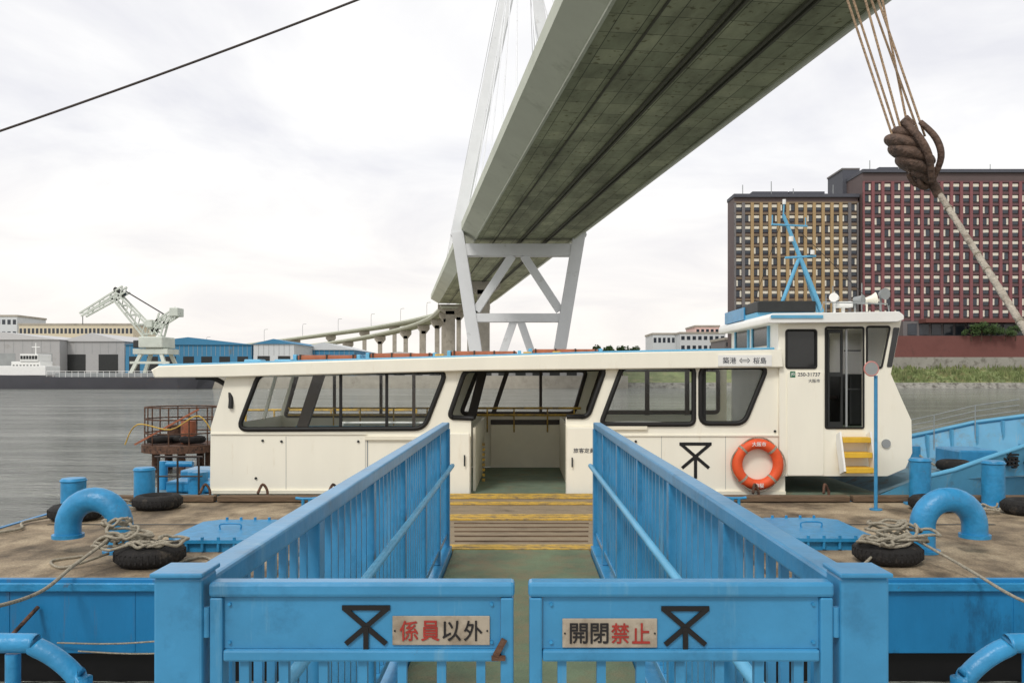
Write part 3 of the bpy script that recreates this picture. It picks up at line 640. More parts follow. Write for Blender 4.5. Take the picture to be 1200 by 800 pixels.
b_=MB(); b_.box(x0,x1,14.2,15.2,z0-.0,z1,0,.02); b_.obj('solar_panel_box',STEELD,fb)
b_=MB(); b_.box(x0,x1,14.25,15.1,z0-.1,z0-.002); b_.obj('panel_stand',LBLUE,fb)
def P3(px,py,y): return ((px-611)*y/1000,y,E-(py-440)*y/1000)
mst=MB(); 
mst.tube([P3(963,366,14.3),P3(918,252,14.3)],.045,10,r_end=.03); mst.tube([P3(912,366,14.3),P3(937,301,14.3)],.032,10); mst.tube([P3(958,366,15.5),P3(939,306,14.4)],.03,8)
mast=mst.obj('mast',LBLUE,fb)
cb=MB(); cb.tube([P3(904,263,14.28),P3(946,265,14.28)],.016,8); cb.tube([P3(920,302,14.28),P3(956,300,14.28)],.02,8); cb.tube([P3(918,252,14.3),P3(919,236,14.3)],.012,6); cb.tube([P3(905,262,14.3),P3(905,252,14.3)],.011,6); cb.tube([P3(944,265,14.3),P3(944,255,14.3)],.010,6)
for o in cb.each('mast_crosstree',LBLUE): setp(o,mast)
nl=MB(); x,y,z=P3(919,238,14.3); nl.cyl((x,y,z-.02),(x,y,z+.06),.03,10); x,y,z=P3(927,280,14.2); nl.cyl((x,y,z-.04),(x,y,z+.04),.04,10); x,y,z=P3(952,298,14.2); nl.cyl((x,y,z),(x,y,z+.07),.035,10)
for o in nl.each('navigation_light',WHITE): setp(o,mast)
b_=MB(); b_.tube([P3(918,252,14.3),P3(880,366,15.8)],.005,5); b_.tube([P3(918,252,14.3),P3(1035,368,14.3)],.005,5); b_.each('mast_stay_wire',STEELD,fb)
b_=MB(); x,y,z=P3(988,357,14.2); b_.box(x-.14,x+.14,y-.1,y+.1,z-.05,z+.05,0,.03); b_.cyl((x,y,z-.2),(x,y,z-.05),.03,10); b_.obj('radar_unit',WHITE,fb)
b_=MB(); x,y,z=P3(978,349,14.1); b_.cyl((x+.03,y,z),(x-.06,y-.12,z),.05,14,r2=.075); b_.cyl((x,y,z-.25),(x,y,z-.04),.02,8); b_.obj('searchlight',WHITE,fb)
b_=MB(); x,y,z=P3(1002,352,14.2); b_.cyl((x-.02,y-.02,z),(x+.08,y-.14,z),.055,14,r2=.08); b_.cyl((x,y,z-.22),(x,y,z-.05),.02,8); b_.obj('searchlight',GREY,fb)
b_=MB(); x,y,z=P3(1020,351,14.2); b_.tube([(x-.12,y,z-.02),(x-.04,y,z),(x+.03,y-.01,z+.01),(x+.09,y-.02,z+.02)],lambda u:.04+.065*u**2,16); b_.cyl((x-.06,y,z-.2),(x-.06,y,z),.018,8); b_.obj('horn_speaker',CREAM,fb)
b_=MB(); x,y,z=P3(1032,345,14.5); b_.cyl((x,y-.02,z),(x+.03,y-.12,z),.06,18,r2=.10); b_.cyl((x,y,z-.3),(x,y,z-.05),.02,8); b_.obj('horn_speaker',GREY,fb)
b_=MB(); 
for px,h in ((968,.3),(976,.45),(1010,.5),(1042,.12)):
    x,y,z=P3(px,366,14.6); b_.cyl((x,y,z-.03),(x,y,z+h),.010,6)
b_.tube([P3(962,364,13.6),P3(965,354,13.6),P3(1040,356,13.6),P3(1042,366,13.6)],.010,6); b_.each('antenna',GREY,fb)
box('route_sign',*[F(p,0)[0] for p in (839,901)],FY-.162,FY-.142,F(0,429)[1],F(0,416)[1],WHITE,fb)
ys=FY-.164
NAVY=M('faded_navy_letter_paint',(66,70,80),.6,var=.15)
text('築港',F(852,0)[0],F(0,422.5)[1],ys,.10,NAVY,fb,bold=.006,thick=.002)
text('桜島',F(887,0)[0],F(0,422.5)[1],ys,.10,NAVY,fb,bold=.006,thick=.002)
b_=MB(); xa,xb=F(863.5,0)[0],F(875.5,0)[0]; zc=F(0,422.5)[1]
for dz in (-.013,.013): b_.beam((xa+.02,ys,zc+dz),(xb-.02,ys,zc+dz),.008,.002)
for s_ in (-1,1):
    xe=xa if s_<0 else xb
    for dz in (-1,1): b_.beam((xe,ys-.0005,zc),(xe-s_*.038,ys-.0005,zc+dz*.038),.008,.002)
b_.obj('arrow_mark',NAVY,fb)
text('250-31737',F(946,0)[0],F(0,438.5)[1],WY-.064,.058,NAVY,fb,bold=.01); text('大阪市',F(952,0)[0],F(0,446)[1],WY-.064,.058,NAVY,fb,bold=.006)
box('registration_badge',F(924,0)[0],F(930,0)[0],WY-.066,WY-.0625,F(0,442)[1],F(0,435)[1],M('green_badge_paint',(40,110,80),.5),fb); text('JG',F(927,0)[0],F(0,438.5)[1],WY-.068,.05,WHITE,fb,bold=.02)
text('旅客定員',F(684,0)[0],F(0,527)[1],FY-.098,.075,NAVY,fb,width=.34,bold=.01)
emblem(F(815,0)[0],F(0,537)[1],FY-.004,.245,BLACK,fb,.21)
lb=thing('life_ring',(F(886,0)[0],FY-.08,F(0,573)[1]),'orange life ring with white rope hung on ferry side','life ring')
x,z=F(886,543); MB().torus((x,FY-.09,z),.325,.085,axis='Y',seg=40,seg2=14).obj('ring_body',ORG,lb)
b_=MB()
for k_ in range(4):
    a=math.pi/4+k_*math.pi/2; a0_,a1_=a+.12,a+math.pi/2-.12
    pts=[]
    for j in range(9):
        aa=lerp(a0_,a1_,j/8); rr=.40+.03*math.sin(math.pi*j/8); pts.append((x+rr*math.cos(aa),FY-.12,z+rr*math.sin(aa)))
    b_.tube(pts,.012,6)
b_.each('grab_line',ROPE,lb)
b_=MB()
for k_ in range(4):
    a=math.pi/4+k_*math.pi/2
    c=Vector((x+.325*math.cos(a),FY-.09,z+.325*math.sin(a))); t_=Vector((-math.sin(a),0,math.cos(a)))
    b_.cyl(c-t_*.018,c+t_*.018,.089,14)
b_.each('ring_band',ROPE,lb)
text('大阪市',x,z+.325,FY-.178,.07,WHITE,lb,bold=.014); text('海桜',x,z-.325,FY-.178,.07,WHITE,lb,bold=.014)
xa,xb=F(979,0)[0],F(1014,0)[0]
for py in (511,528,545): box('step_tread',xa+.02,xb-.02,WY-.38+.06*(546-py)/17,WY-.08,F(0,py+6)[1],F(0,py)[1],YELB,fb,.008)
for xx in (xa,xb): MB().beam((xx,WY-.3,F(0,551)[1]),(xx,WY-.1,F(0,507)[1]),.2,.03,0,up=(1,0,0)).obj('step_stringer',WHITE,fb)
b_=MB(); b_.box(F(912,0)[0],F(1070,0)[0],FY-.25,FY+3.2,1.02,1.06); b_.obj('side_deck',DECKG,fb)
st=[(-6.3,1.35,1.02),(-6.1,1.7,1.02),(-5.5,1.95,1.0),(-3,2.0,1.0),(3,2.05,1.0),(5.6,2.08,1.03),(6.25,2.08,1.30),(6.9,2.02,1.44),(7.5,1.9,1.62),(8.3,1.66,1.82),(9,1.4,2.02),(9.7,1.08,2.15),(10.3,.75,2.26),(11.2,.08,2.45)]
YC=FY+2.0
vs=[];fs=[]
for x,hw,zt in st:
    kk=lerp(.86,.25,max(0,(x-6)/5.2)); xo=x-(.0 if x<6 else .4*(x-6)/5)
    vs+=[(xo,YC-hw*kk,-.4),(x,YC-hw,zt),(x,YC+hw,zt),(xo,YC+hw*kk,-.4)]
n=len(st)
for i in range(n-1):
    a=4*i;b=4*(i+1)
    fs+=[(a,b,b+1,a+1),(a+2,b+2,b+3,a+3)]
fs+=[(0,1,2,3),(4*(n-1)+3,4*(n-1)+2,4*(n-1)+1,4*(n-1))]
HULLB=M('ferry_hull_blue',(96,168,204),.4,var=.12,scale=2,dirt=(110,128,132),dth=.54,dscale=3,dsoft=.2,streak=(160,172,172),sth=.58)
mesh('hull',vs,fs,HULLB,fb)
dk=[(x,YC-hw*.97,min(zt-.02,1.30) if x>6 else zt-.001) for x,hw,zt in st]; dk2=[(x,YC+hw*.97,min(zt-.02,1.30) if x>6 else zt-.001) for x,hw,zt in st]
vs=dk+dk2; fs=[(i,i+1,n+i+1,n+i) for i in range(n-1)]
mesh('hull_deck',vs,fs,M('blue_grey_deck',(110,142,158),.7,var=.2,dirt=(110,112,104),dth=.52,dscale=4),fb)
b_=MB()
for s_ in (-1,1):
    b_.tube([(x,YC+s_*hw*.985,zt+.0) for x,hw,zt in st if x>6],.04,8)
b_.each('bulwark_cap',LBLUE,fb)
b_=MB()
for i in range(9):
    x=6.5+i*.42; j=[q for q in range(len(st)-1) if st[q][0]<=x<=st[q+1][0]][0]; t=(x-st[j][0])/(st[j+1][0]-st[j][0]); hw=lerp(st[j][1],st[j+1][1],t); zt=lerp(st[j][2],st[j+1][2],t)
    b_.box(x-.02,x+.02,YC+hw*.9,YC+hw*.96,1.31,zt-.03)
b_.each('bulwark_frame',HULLB,fb)
b_=MB()
s_=1
for x,hw,zt in [(6.25,2.08,1.3),(6.9,2.02,1.44),(7.5,1.9,1.62),(8.3,1.66,1.82),(9,1.4,2.02)]:
    b_.cyl((x,YC+s_*hw*.93,1.25),(x,YC+s_*hw*.93,zt+.34),.010,8)
for dz in (.12,.23,.34):
    b_.tube([(x,YC+s_*hw*.93,zt+dz) for x,hw,zt in st if 6.1<x<10],.008,8)
b_.obj('bow_railing',GREY,fb)
b_=MB(); 
for (x,y) in ((7.0,15.2),(7.0,16.2),(9.2,15.6)): b_.cyl((x,y,1.3),(x,y,1.7),.1,16)
b_.box(7.8,8.5,15.2,16.1,1.31,1.62,0,.03); b_.each('bow_bitt',BLUE,fb)
b_=MB(); b_.torus((7.4,14.6,1.42),.2,.09,seg2=8); b_.obj('deck_tyre',TIRE,fb)
b_=MB(); b_.tube(catmull([(7.0,15.2,1.6),(7.3,14.9,1.36),(7.9,14.7,1.34),(8.3,14.4,1.7),(8.4,14.0,1.86)],6),.018,7); b_.obj('bow_rope',ROPE,fb)
for i,ch in enumerate('海桜'):
    text(ch,7.95+i*.45,1.58,YC-1.745+i*.15,.26,BLACK,fb,bold=.016,thick=.06)
b_=MB(); b_.tube([(-6.3,YC-1.45,.86),(-5.5,YC-2.03,.86),(-3,YC-2.08,.86),(3,YC-2.12,.86),(6.2,YC-2.16,.9)],.06,8); b_.obj('rubber_rubbing_band',DARK,fb)
b_=MB(); x,z=F(1036,519); b_.cyl((x,WY-.07,z),(x,WY-.041,z),.07,16); b_.obj('porthole',GREY,fb)
sg=MB(); x,y,z=P3(232,560,14.2); sg.cyl((x,y,1.0),(x,y,1.35),.16,16); sg.box(x-.5,x+.28,y-.1,y+.5,1.02,1.2,0,.03); sg.cyl((x-.7,y+.3,1.02),(x-.7,y+.3,1.5),.07,12); sg.cyl((x-.7,y+.3,1.45),(x-.2,y+.3,1.45),.05,12); sg.obj('mooring_winch',BLUE2,fb)
sg=MB()
for px in (200,222,246): 
    xx=(px-611)*.0145; sg.cyl((xx,14.0,1.0),(xx,14.0,1.62),.018,8)
sg.cyl(((196-611)*.0145,14.0,1.62),((250-611)*.0145,14.0,1.62),.018,8); sg.cyl(((196-611)*.0145,14.0,1.3),((250-611)*.0145,14.0,1.3),.014,8); sg.obj('stern_railing',BRN,fb)
box('stern_locker',P3(190,0,14.4)[0]+.1,P3(243,0,14.4)[0],14.9,15.6,1.01,1.3,BLUE,fb,.03)
# ------------------------------------------------------------ rusty mooring platform behind stern
rp=thing('mooring_dolphin',(-10.5,26,0),'rusty round mooring platform with railing standing in water','mooring platform')
cx,cy=-10.5,26.5
b_=MB(); b_.cyl((cx,cy,.62),(cx,cy,.85),1.2,24); b_.obj('platform',RUST,rp)
b_=MB()
for z_ in (1.2,1.62,1.98): b_.torus((cx,cy,z_),1.1,.022,seg2=6)
for k_ in range(12):
    a=k_*math.pi/6; b_.cyl((cx+1.1*math.cos(a),cy+1.1*math.sin(a),.85),(cx+1.1*math.cos(a),cy+1.1*math.sin(a),2.0),.022,6)
b_.obj('railing',RUST,rp)
b_=MB()
for k_ in range(5):
    a=k_*math.pi*2/5; b_.cyl((cx+.8*math.cos(a),cy+.8*math.sin(a),-2),(cx+.8*math.cos(a),cy+.8*math.sin(a),.62),.12,10)
b_.each('pile',RUST,rp)
for x_,y_ in ((-.6,-.3),(-.1,.1),(.45,-.4)):
    MB().torus((cx+x_,cy+y_,1.0),.28,.11,seg2=8).obj('old_rubber_ring',TIRE,rp)
MB().cyl((cx+.2,cy-.1,.86),(cx+.2,cy-.1,1.55),.22,14).obj('rusty_drum',ROOFOR,rp)
MB().cyl((cx-.45,cy+.4,.86),(cx-.45,cy+.4,1.4),.2,14).obj('rusty_drum',RUST,rp)
b_=MB(); b_.tube(catmull([(cx-1.3,cy-1.1,.9),(cx-.9,cy-1.15,1.5),(cx+.1,cy-1.2,1.35),(cx+.9,cy-1.1,1.75),(cx+1.4,cy-1.0,1.0)],6),.02,6); b_.obj('yellow_hose',YEL,rp)
b_=MB(); b_.beam((cx-1.0,cy-1.12,.9),(cx+.9,cy-1.12,1.95),.05,.05); b_.obj('diagonal_brace',ROOFOR,rp)
fp_=thing('walkway_pier',(-6.5,26.5,0),'narrow rusty pier with yellow railing behind ferry','pier')
box('deck',-9.25,-3.2,26,27,.8,.95,TIMB,fp_)
b_=MB()
for z_ in (1.5,1.9): b_.cyl((-9.3,26.1,z_),(-3.2,26.1,z_),.035,8)
for i in range(8): b_.cyl((-9.3+i*.87,26.1,.95),(-9.3+i*.87,26.1,1.92),.03,8)
b_.obj('railing',YEL,fp_)
b_=MB()
for i in range(4): b_.cyl((-9+i*1.9,26.5,-2),(-9+i*1.9,26.5,.8),.12,10)
b_.each('pile',RUST,fp_)
# ------------------------------------------------------------ bridge
br=thing('cable_stayed_bridge',(0,207,0),'huge grey green cable stayed highway bridge over river','bridge')
bm_=bpy.data.materials.new('bridge_underside_panels'); bm_.use_nodes=True; nt=bm_.node_tree; N=nt.nodes; L=nt.links; b=N['Principled BSDF']; b.inputs['Roughness'].default_value=.7
uv=N.new('ShaderNodeUVMap'); uv.uv_map='UVMap'
bk=N.new('ShaderNodeTexBrick'); bk.offset=0; bk.inputs['Scale'].default_value=1; bk.inputs['Brick Width'].default_value=2.7; bk.inputs['Row Height'].default_value=4.2; bk.inputs['Mortar Size'].default_value=.06; bk.inputs['Mortar Smooth'].default_value=.4
bk.inputs['Color1'].default_value=C(180,184,156); bk.inputs['Color2'].default_value=C(152,158,132); bk.inputs['Mortar'].default_value=C(84,88,74)
L.new(uv.outputs[0],bk.inputs[0])
nn=N.new('ShaderNodeTexNoise'); nn.inputs['Scale'].default_value=.14; nn.inputs['Detail'].default_value=9; nn.inputs['Roughness'].default_value=.7; mp=N.new('ShaderNodeMapping'); mp.inputs['Scale'].default_value=(1,.35,1); L.new(uv.outputs[0],mp.inputs[0]); L.new(mp.outputs[0],nn.inputs[0])
rr=N.new('ShaderNodeValToRGB'); rr.color_ramp.elements[0].position=.38; rr.color_ramp.elements[0].color=(.56,.56,.53,1); rr.color_ramp.elements[1].position=.62; rr.color_ramp.elements[1].color=(1.1,1.1,1.05,1); L.new(nn.outputs[0],rr.inputs[0])
n5=N.new('ShaderNodeTexNoise'); n5.inputs['Scale'].default_value=1.1; n5.inputs['Detail'].default_value=6; L.new(uv.outputs[0],n5.inputs[0])
r5=N.new('ShaderNodeValToRGB'); r5.color_ramp.elements[0].position=.6; r5.color_ramp.elements[0].color=(1,1,1,1); r5.color_ramp.elements[1].position=.66; r5.color_ramp.elements[1].color=(.5,.47,.4,1); L.new(n5.outputs[0],r5.inputs[0])
m1=N.new('ShaderNodeMixRGB'); m1.blend_type='MULTIPLY'; m1.inputs[0].default_value=1; L.new(bk.outputs[0],m1.inputs[1]); L.new(rr.outputs[0],m1.inputs[2])
m2=N.new('ShaderNodeMixRGB'); m2.blend_type='MULTIPLY'; m2.inputs[0].default_value=1; L.new(m1.outputs[0],m2.inputs[1]); L.new(r5.outputs[0],m2.inputs[2]); L.new(m2.outputs[0],b.inputs['Base Color'])
def smooth4(c,n=10):
    a=catmull([p[:3] for p in c],n); out=[]
    for i,p in enumerate(a):
        j=min(i//n,len(c)-2); t=(i-j*n)/n; out.append((p,lerp(c[j][3],c[j+1][3],t)))
    return out
path=smooth4([(30.9-.146*y,y,0,1.0) for y in (-120,0,100,207,300,392)])
ZS=lambda s_: .12+.88*s_
def sweep(sec,name,mat,parent,path=path,mats=None,segm=None,closed=True):
    vs=[];fs=[];uvs=[];fmi=[];n=len(sec);acc=[0]
    for i in range(1,len(path)): acc.append(acc[-1]+(path[i][0]-path[i-1][0]).length)
    su=[0]
    for i in range(1,n+1): a_=Vector(sec[i-1]);b_=Vector(sec[i%n]); su.append(su[-1]+(b_-a_).length)
    for i,(p,s_) in enumerate(path):
        t_=path[min(i+1,len(path)-1)][0]-path[max(i-1,0)][0]; t_.z=0; t_.normalize(); r_=Vector((t_.y,-t_.x,0))
        for (l,z) in sec: vs.append(p+r_*l*s_+Vector((0,0,39.9-(39.9-z)*ZS(s_))))
    m=n if closed else n-1
    for i in range(len(path)-1):
        for k in range(m):
            l=(k+1)%n; fs.append((i*n+k,(i+1)*n+k,(i+1)*n+l,i*n+l)); uvs+=[(su[k],acc[i]),(su[k],acc[i+1]),(su[k+1],acc[i+1]),(su[k+1],acc[i])]; fmi.append(segm[k] if segm else 0)
    if closed:
        fs.append(tuple(range(n))); uvs+=[(0,0)]*n; fmi.append(0); o_=(len(path)-1)*n; fs.append(tuple(o_+k for k in range(n))[::-1]); uvs+=[(0,0)]*n; fmi.append(0)
    me=bpy.data.meshes.new(name); me.from_pydata([tuple(v) for v in vs],[],fs); ul=me.uv_layers.new(name='UVMap')
    for i,u in enumerate(uvs): ul.data[i].uv=u
    for mm_ in (mats or [mat]): me.materials.append(mm_)
    me.polygons.foreach_set('material_index',fmi)
    bm=bmesh.new(); bm.from_mesh(me); bmesh.ops.recalc_face_normals(bm,faces=bm.faces[:]); bm.to_mesh(me); bm.free()
    o=bpy.data.objects.new(name,me); COL.objects.link(o); setp(o,parent); return o
sec=[(-15.2,38),(-11.75,36),(11.75,36),(15.2,38),(15.2,39.9),(14.9,39.9),(14.9,38.8),(-14.9,38.8),(-14.9,39.9),(-15.2,39.9)]
sweep(sec,'bridge_deck',None,br,mats=[BGREEN,bm_],segm=[0,1,0,0,0,0,0,0,0,0])
for l in (-7,-1.0,-.3,5.2,5.9):
    w_=.14 if l!=-7 else .07
    sweep([(l-w_,35.6),(l+w_,35.6),(l+w_,35.9),(l-w_,35.9)],'inspection_rail',BRAIL,br)
sweep([(11.55,35.75),(11.9,35.75),(11.9,35.98),(11.55,35.98)],'edge_pipe',BGREEN,br)
sweep([(-11.95,35.7),(-11.6,35.7),(-11.6,35.98),(-11.95,35.98)],'edge_pipe',BGREEN,br)
p1c=[(-19.5,388,-1,.40),(-27,425,-1.5,.38),(-46,475,-3,.36),(-82,522,-6,.34),(-130,556,-10,.32),(-190,580,-16,.3),(-290,600,-27,.3)]
p1=smooth4(p1c,8); sweep(sec,'approach_deck',None,br,path=p1,mats=[BGREEN,bm_],segm=[0,1]+[0]*8)
p2c=[(-32.5,388,-5,.28),(-44,430,-8,.28),(-68,478,-11,.28),(-110,515,-16,.28),(-170,545,-21,.28),(-285,575,-29,.28)]
p2=smooth4(p2c,8); sweep(sec,'ramp_deck',None,br,path=p2,mats=[BGREEN,bm_],segm=[0,1]+[0]*8)
def T(px,py,Y=207): return Vector(((px-611)*Y/1000,Y,E-(py-440)*Y/1000))
def mem(nm,a,c,w_,d,off=0):
    a=Vector(a);c=Vector(c); a.y+=off;c.y+=off; return MB().beam(a,c,w_,d).obj(nm,BWHITE,br)
mem('pier_leg',T(536.5,273),T(560,428),2.9,4.0); mem('pier_leg',T(679,273),T(653,428),2.9,4.0)
mem('pier_crossbeam',T(541,293.5),T(675,293.5),2.8,3.6,.02)
mem('pier_brace',T(600,300),T(558,364),1.9,2.6,.05); mem('pier_brace',T(614,300),T(656,364),1.9,2.6,.05)
mem('pier_crossbeam',T(553,372.5),T(661,372.5),2.0,3.4,.03)
mem('pier_brace',T(602,376),T(584,428),1.8,2.6,.06); mem('pier_brace',T(610,376),T(628,428),1.8,2.6,.06)
mem('tower_leg',(-15.8,207,36.5),(-1.4,207,104),2.7,3.6); mem('tower_leg',(14.4,207,36.5),(1.8,207,104),2.7,3.6)
MB().beam((.3,207,102),(.3,207,150),5,4).obj('tower_column',BWHITE,br)
for s_ in (-1,1):
    for k_ in range(9):
        yy=207-(14+16*k_); xx=30.9-.146*yy+s_*15.05
        MB().tube([(.3+s_*1.0,205.5,108+k_*4.0),(xx,yy,39.9)],.12,5,caps=False).obj('stay_cable',BWHITE,br)
    for k_ in range(6):
        yy=207+(12+11*k_); xx=30.9-.146*yy+s_*15.05
        MB().tube([(.3+s_*1.0,208.5,106+k_*3.0),(xx,yy,39.9)],.09,5,caps=False).obj('stay_cable',BWHITE,br)
def column(x,y,h,wd):
    b_=MB(); b_.box(x-wd/2,x+wd/2,y-wd/2,y+wd/2,0,h-3,0); b_.add([(x-wd/2,y-wd/2,h-4.5),(x+wd/2,y-wd/2,h-4.5),(x+wd/2,y+wd/2,h-4.5),(x-wd/2,y+wd/2,h-4.5),(x-wd*1.4,y-wd/2,h-2),(x+wd*1.4,y-wd/2,h-2),(x+wd*1.4,y+wd/2,h-2),(x-wd*1.4,y+wd/2,h-2)],[(4,5,6,7),(0,1,5,4),(1,2,6,5),(2,3,7,6),(3,0,4,7)]); b_.box(x-wd*1.4,x+wd*1.4,y-wd/2-.01,y+wd/2+.01,h-2,h)
    b_.obj('viaduct_column',CONC,br)
column(-13.3,300,35.9,4.2); column(-32.5,391,35.4,4.0); column(-20,391,35.4,4.0)
for pth,step in ((p1,4),(p2,4)):
    for i in range(3,len(pth)-6,step):
        p,s_=pth[i]; column(p.x,p.y,p.z+39.9-3.9*ZS(s_)-.05,2.2)
for i in range(2,len(p1)-6,4):
    p,s_=p1[i]; z=p.z+39.9; MB().tube(catmull([(p.x,p.y-4,z-1),(p.x,p.y-4,z+7),(p.x+.6,p.y-3.4,z+8),(p.x+2,p.y-2.5,z+8.2)],4),.13,5).obj('road_lamp_post',GREY,br)
# ------------------------------------------------------------ far banks
GRASS=M('bank_grass',(112,124,78),.95,var=.35,scale=.35,bump=1,bscale=3,dirt=(150,142,104),dth=.5,dscale=.5,dsoft=.2)
STONE=M('bank_stone_revetment',(138,136,128),.95,var=.3,scale=.8,bump=1,bscale=2,dirt=(90,88,80),dth=.5,dscale=.9)
b_=MB(); b_.box(-900,25,200,900,-2,2.9); lb_=b_.obj('left_river_bank_ground',CONC); tag(lb_,'flat concrete river bank carrying sheds and viaduct','river bank',kind='structure')
prof=[(200,-1),(203,1.3),(203,1.3),(214,4.6),(214,4.6),(900,4.7),(900,-2),(200,-2)]
vs=[(x,y,z) for x in (25,900) for y,z in prof]; n=len(prof)
lo=mesh('right_river_bank_ground',vs,[(i,i+1,n+i+1,n+i) for i in range(n-1)]+[tuple(range(n))[::-1],tuple(range(n,2*n))],None,mats=[STONE,GRASS,CONC],fm=[0,0,1,2,2,2,2,2,2]); tag(lo,'stone and grass river embankment slope','embankment',kind='structure')
w1=box('flood_wall',25,900,215,215.8,4.6,7.6,M('grey_flood_wall',(150,147,138),.9,var=.15,scale=.3,dirt=(112,108,98),dth=.52,dscale=.4)); tag(w1,'long grey concrete flood wall above grassy bank','wall')
BRW=M('red_brown_wall',(112,70,64),.85,var=.12,scale=.3,dirt=(86,58,54),dth=.55,dscale=.3,dsoft=.2)
w2=box('retaining_wall',96,400,224,226,4.6,13.4,BRW); tag(w2,'dark red brown retaining wall behind embankment','wall')
random.seed(4); b_=MB()
for i in range(4200):
    x=random.uniform(60,170); y=random.uniform(203,215); z=lerp(1.3,4.6,(y-203)/11); h=random.uniform(.3,1.2)*(1+.6*math.sin(x*.7)*math.sin(x*.23)); a=random.uniform(0,6.28); wx,wy=math.cos(a)*.3,math.sin(a)*.3
    b_.add([(x-wx,y-wy,z),(x+wx,y+wy,z),(x+random.uniform(-.3,.3),y,z+h)],[(0,1,2)])
g_=b_.obj('reeds',GRASS); tag(g_,'uneven tall grass and reeds on embankment','grass',kind='stuff')
# ------------------------------------------------------------ hotel
HBR=M('hotel_dark_brown_cladding',(94,80,78),.7,var=.08,scale=.2); HRED=M('hotel_red_cladding',(130,80,82),.7,var=.08,scale=.2); HGOLD=M('hotel_gold_cladding',(164,138,98),.65,var=.08,scale=.2); HGR=M('hotel_grey_cladding',(112,108,108),.7,var=.08); CURT=M('beige_curtain',(222,216,200),.9,var=.1); HTOP=M('hotel_roof_dark',(78,80,88),.7)
HRB=M('hotel_red_band',(100,72,74),.7,var=.08,scale=.2); HGB=M('hotel_brown_band',(118,102,84),.7,var=.08,scale=.2)
hg=glass_dark('hotel_glass',(56,62,70))
def hotel(name,lab,x0,x1,y,zb,zt,cols,rows,wallm,finm_fn,depth,topband,band,finw=.17):
    h=thing(name,((x0+x1)/2,y,zb),lab,'hotel')
    box('facade_wall',x0,x1,y+.6,y+depth,zb,zt,wallm,h)
    cw=(x1-x0)/cols; zt2=zt-topband; rh=(zt2-zb-4)/rows
    proto=[]
    for v in range(3):
        b_=MB(); ww=cw*.6; hh=rh*.56
        b_.box(-ww/2,ww/2,.0,.15,0,hh,0); cx_=[(-.5,-.18),(.18,.5),(-.5,.5)][v]; 
        b_.box(ww*cx_[0],ww*cx_[1],-.02,-.001,hh*(.0 if v<2 else .55),hh,1)
        o=b_.obj('window',[hg,CURT]); proto.append(o)
    cells=[(r,c) for r in range(rows) for c in range(cols)]
    rest=MB(); cnt=0
    for (r,c) in cells:
        v=random.choice((0,1,2,2,2)); xc=x0+cw*(c+.5); z=zb+4+rh*r+rh*.26; yy=y+.38
        if cnt<100:
            o=proto[v].copy(); COL.objects.link(o); o.location=(xc,yy,z); o.parent=h; o.matrix_parent_inverse=W[h.name].inverted(); cnt+=1
        else:
            me=proto[v].data; b0=len(rest.v); rest.v+=[(q.co.x+xc,q.co.y+yy,q.co.z+z) for q in me.vertices]
            for p in me.polygons: rest.f.append(tuple(b0+i for i in p.vertices)); rest.m.append(p.material_index); rest.s.append(False)
    for p in proto: bpy.data.objects.remove(p)
    if rest.v:
        o=rest.obj('window',[hg,CURT],h); o["kind"]="stuff"
    b_=MB(); mats=[HRED,HGOLD,HGR,wallm]
    for c in range(cols+1):
        xc=x0+cw*c; mi=finm_fn(c,cols); b_.box(max(x0,xc-cw*finw),min(x1,xc+cw*finw),y+.0,y+.599,zb+3.5,zt2,mi)
    b_.obj('facade_pier',mats,h)
    b_=MB()
    for r in range(rows+1): b_.box(x0,x1,y+.16,y+.37,zb+4+rh*r-.3,zb+4+rh*r+.3)
    b_.obj('floor_band',band,h)
    box('roof_parapet',x0-.2,x1+.2,y-.1,y+depth+.1,zt+.002,zt+.9,HTOP,h)
    b_=MB(); b_.box(x0+6,x0+16,y+4,y+min(12,depth),zt+.9,zt+2.4); b_.box(x1-18,x1-8,y+4,y+min(12,depth),zt+.9,zt+2.4); b_.each('roof_plant_room',HTOP,h)
    b_=MB()
    for xx,hh in ((x0+3,4),(x0+11,5),((x0+x1)/2,3),(x1-6,4)): b_.cyl((xx,y+3,zt+.9),(xx,y+3,zt+hh),.12,6)
    b_.each('roof_antenna',GREY,h)
    return h
K=.235
HX=lambda px:(px-611)*K
hotel('hotel_building','hotel block with gold and dark brown gridded facade',HX(862),HX(1008),236,8,E+(440-230)*K,14,13,HBR,lambda c,n:(1 if 2<=c<=n-2 else 2),8,1.5,HGB)
hotel('hotel_building','tall hotel block with dark red brown gridded facade',HX(1010),HX(1320),234,8,E+(440-203)*K,27,14,HBR,lambda c,n:0,24,2.5,HRB,.15)
t=thing('hotel_stair_tower',(HX(1000),246,8),'narrow dark stair tower between the hotel blocks','tower')
box('tower_wall',HX(990)*1.04,HX(1010)*1.04,246,258,8,E+(440-199)*.246,HTOP,t); box('roof_cap',HX(989)*1.04,HX(1010)*1.04,245.9,258.1,E+(440-199)*.246+.01,E+(440-197)*.246,HGR,t)
t=thing('hotel_podium',(HX(1100),230,8),'low hotel podium with red canopy and glazing','building')
box('podium_wall',HX(1045),HX(1320),228,233.4,8,17.5,HGR,t)
b_=MB()
for i in range(20): b_.box(HX(1050)+i*3.2,HX(1050)+i*3.2+2.4,227.8,227.99,13.8,16.8)
b_.each('glazing',hg,t); box('canopy',HX(1062),HX(1185),223.5,227.7,16.9,17.9,BRW,t)
box('podium_terrace',HX(1050),HX(1320),226.1,227.6,4.6,12.0,CONC,t)
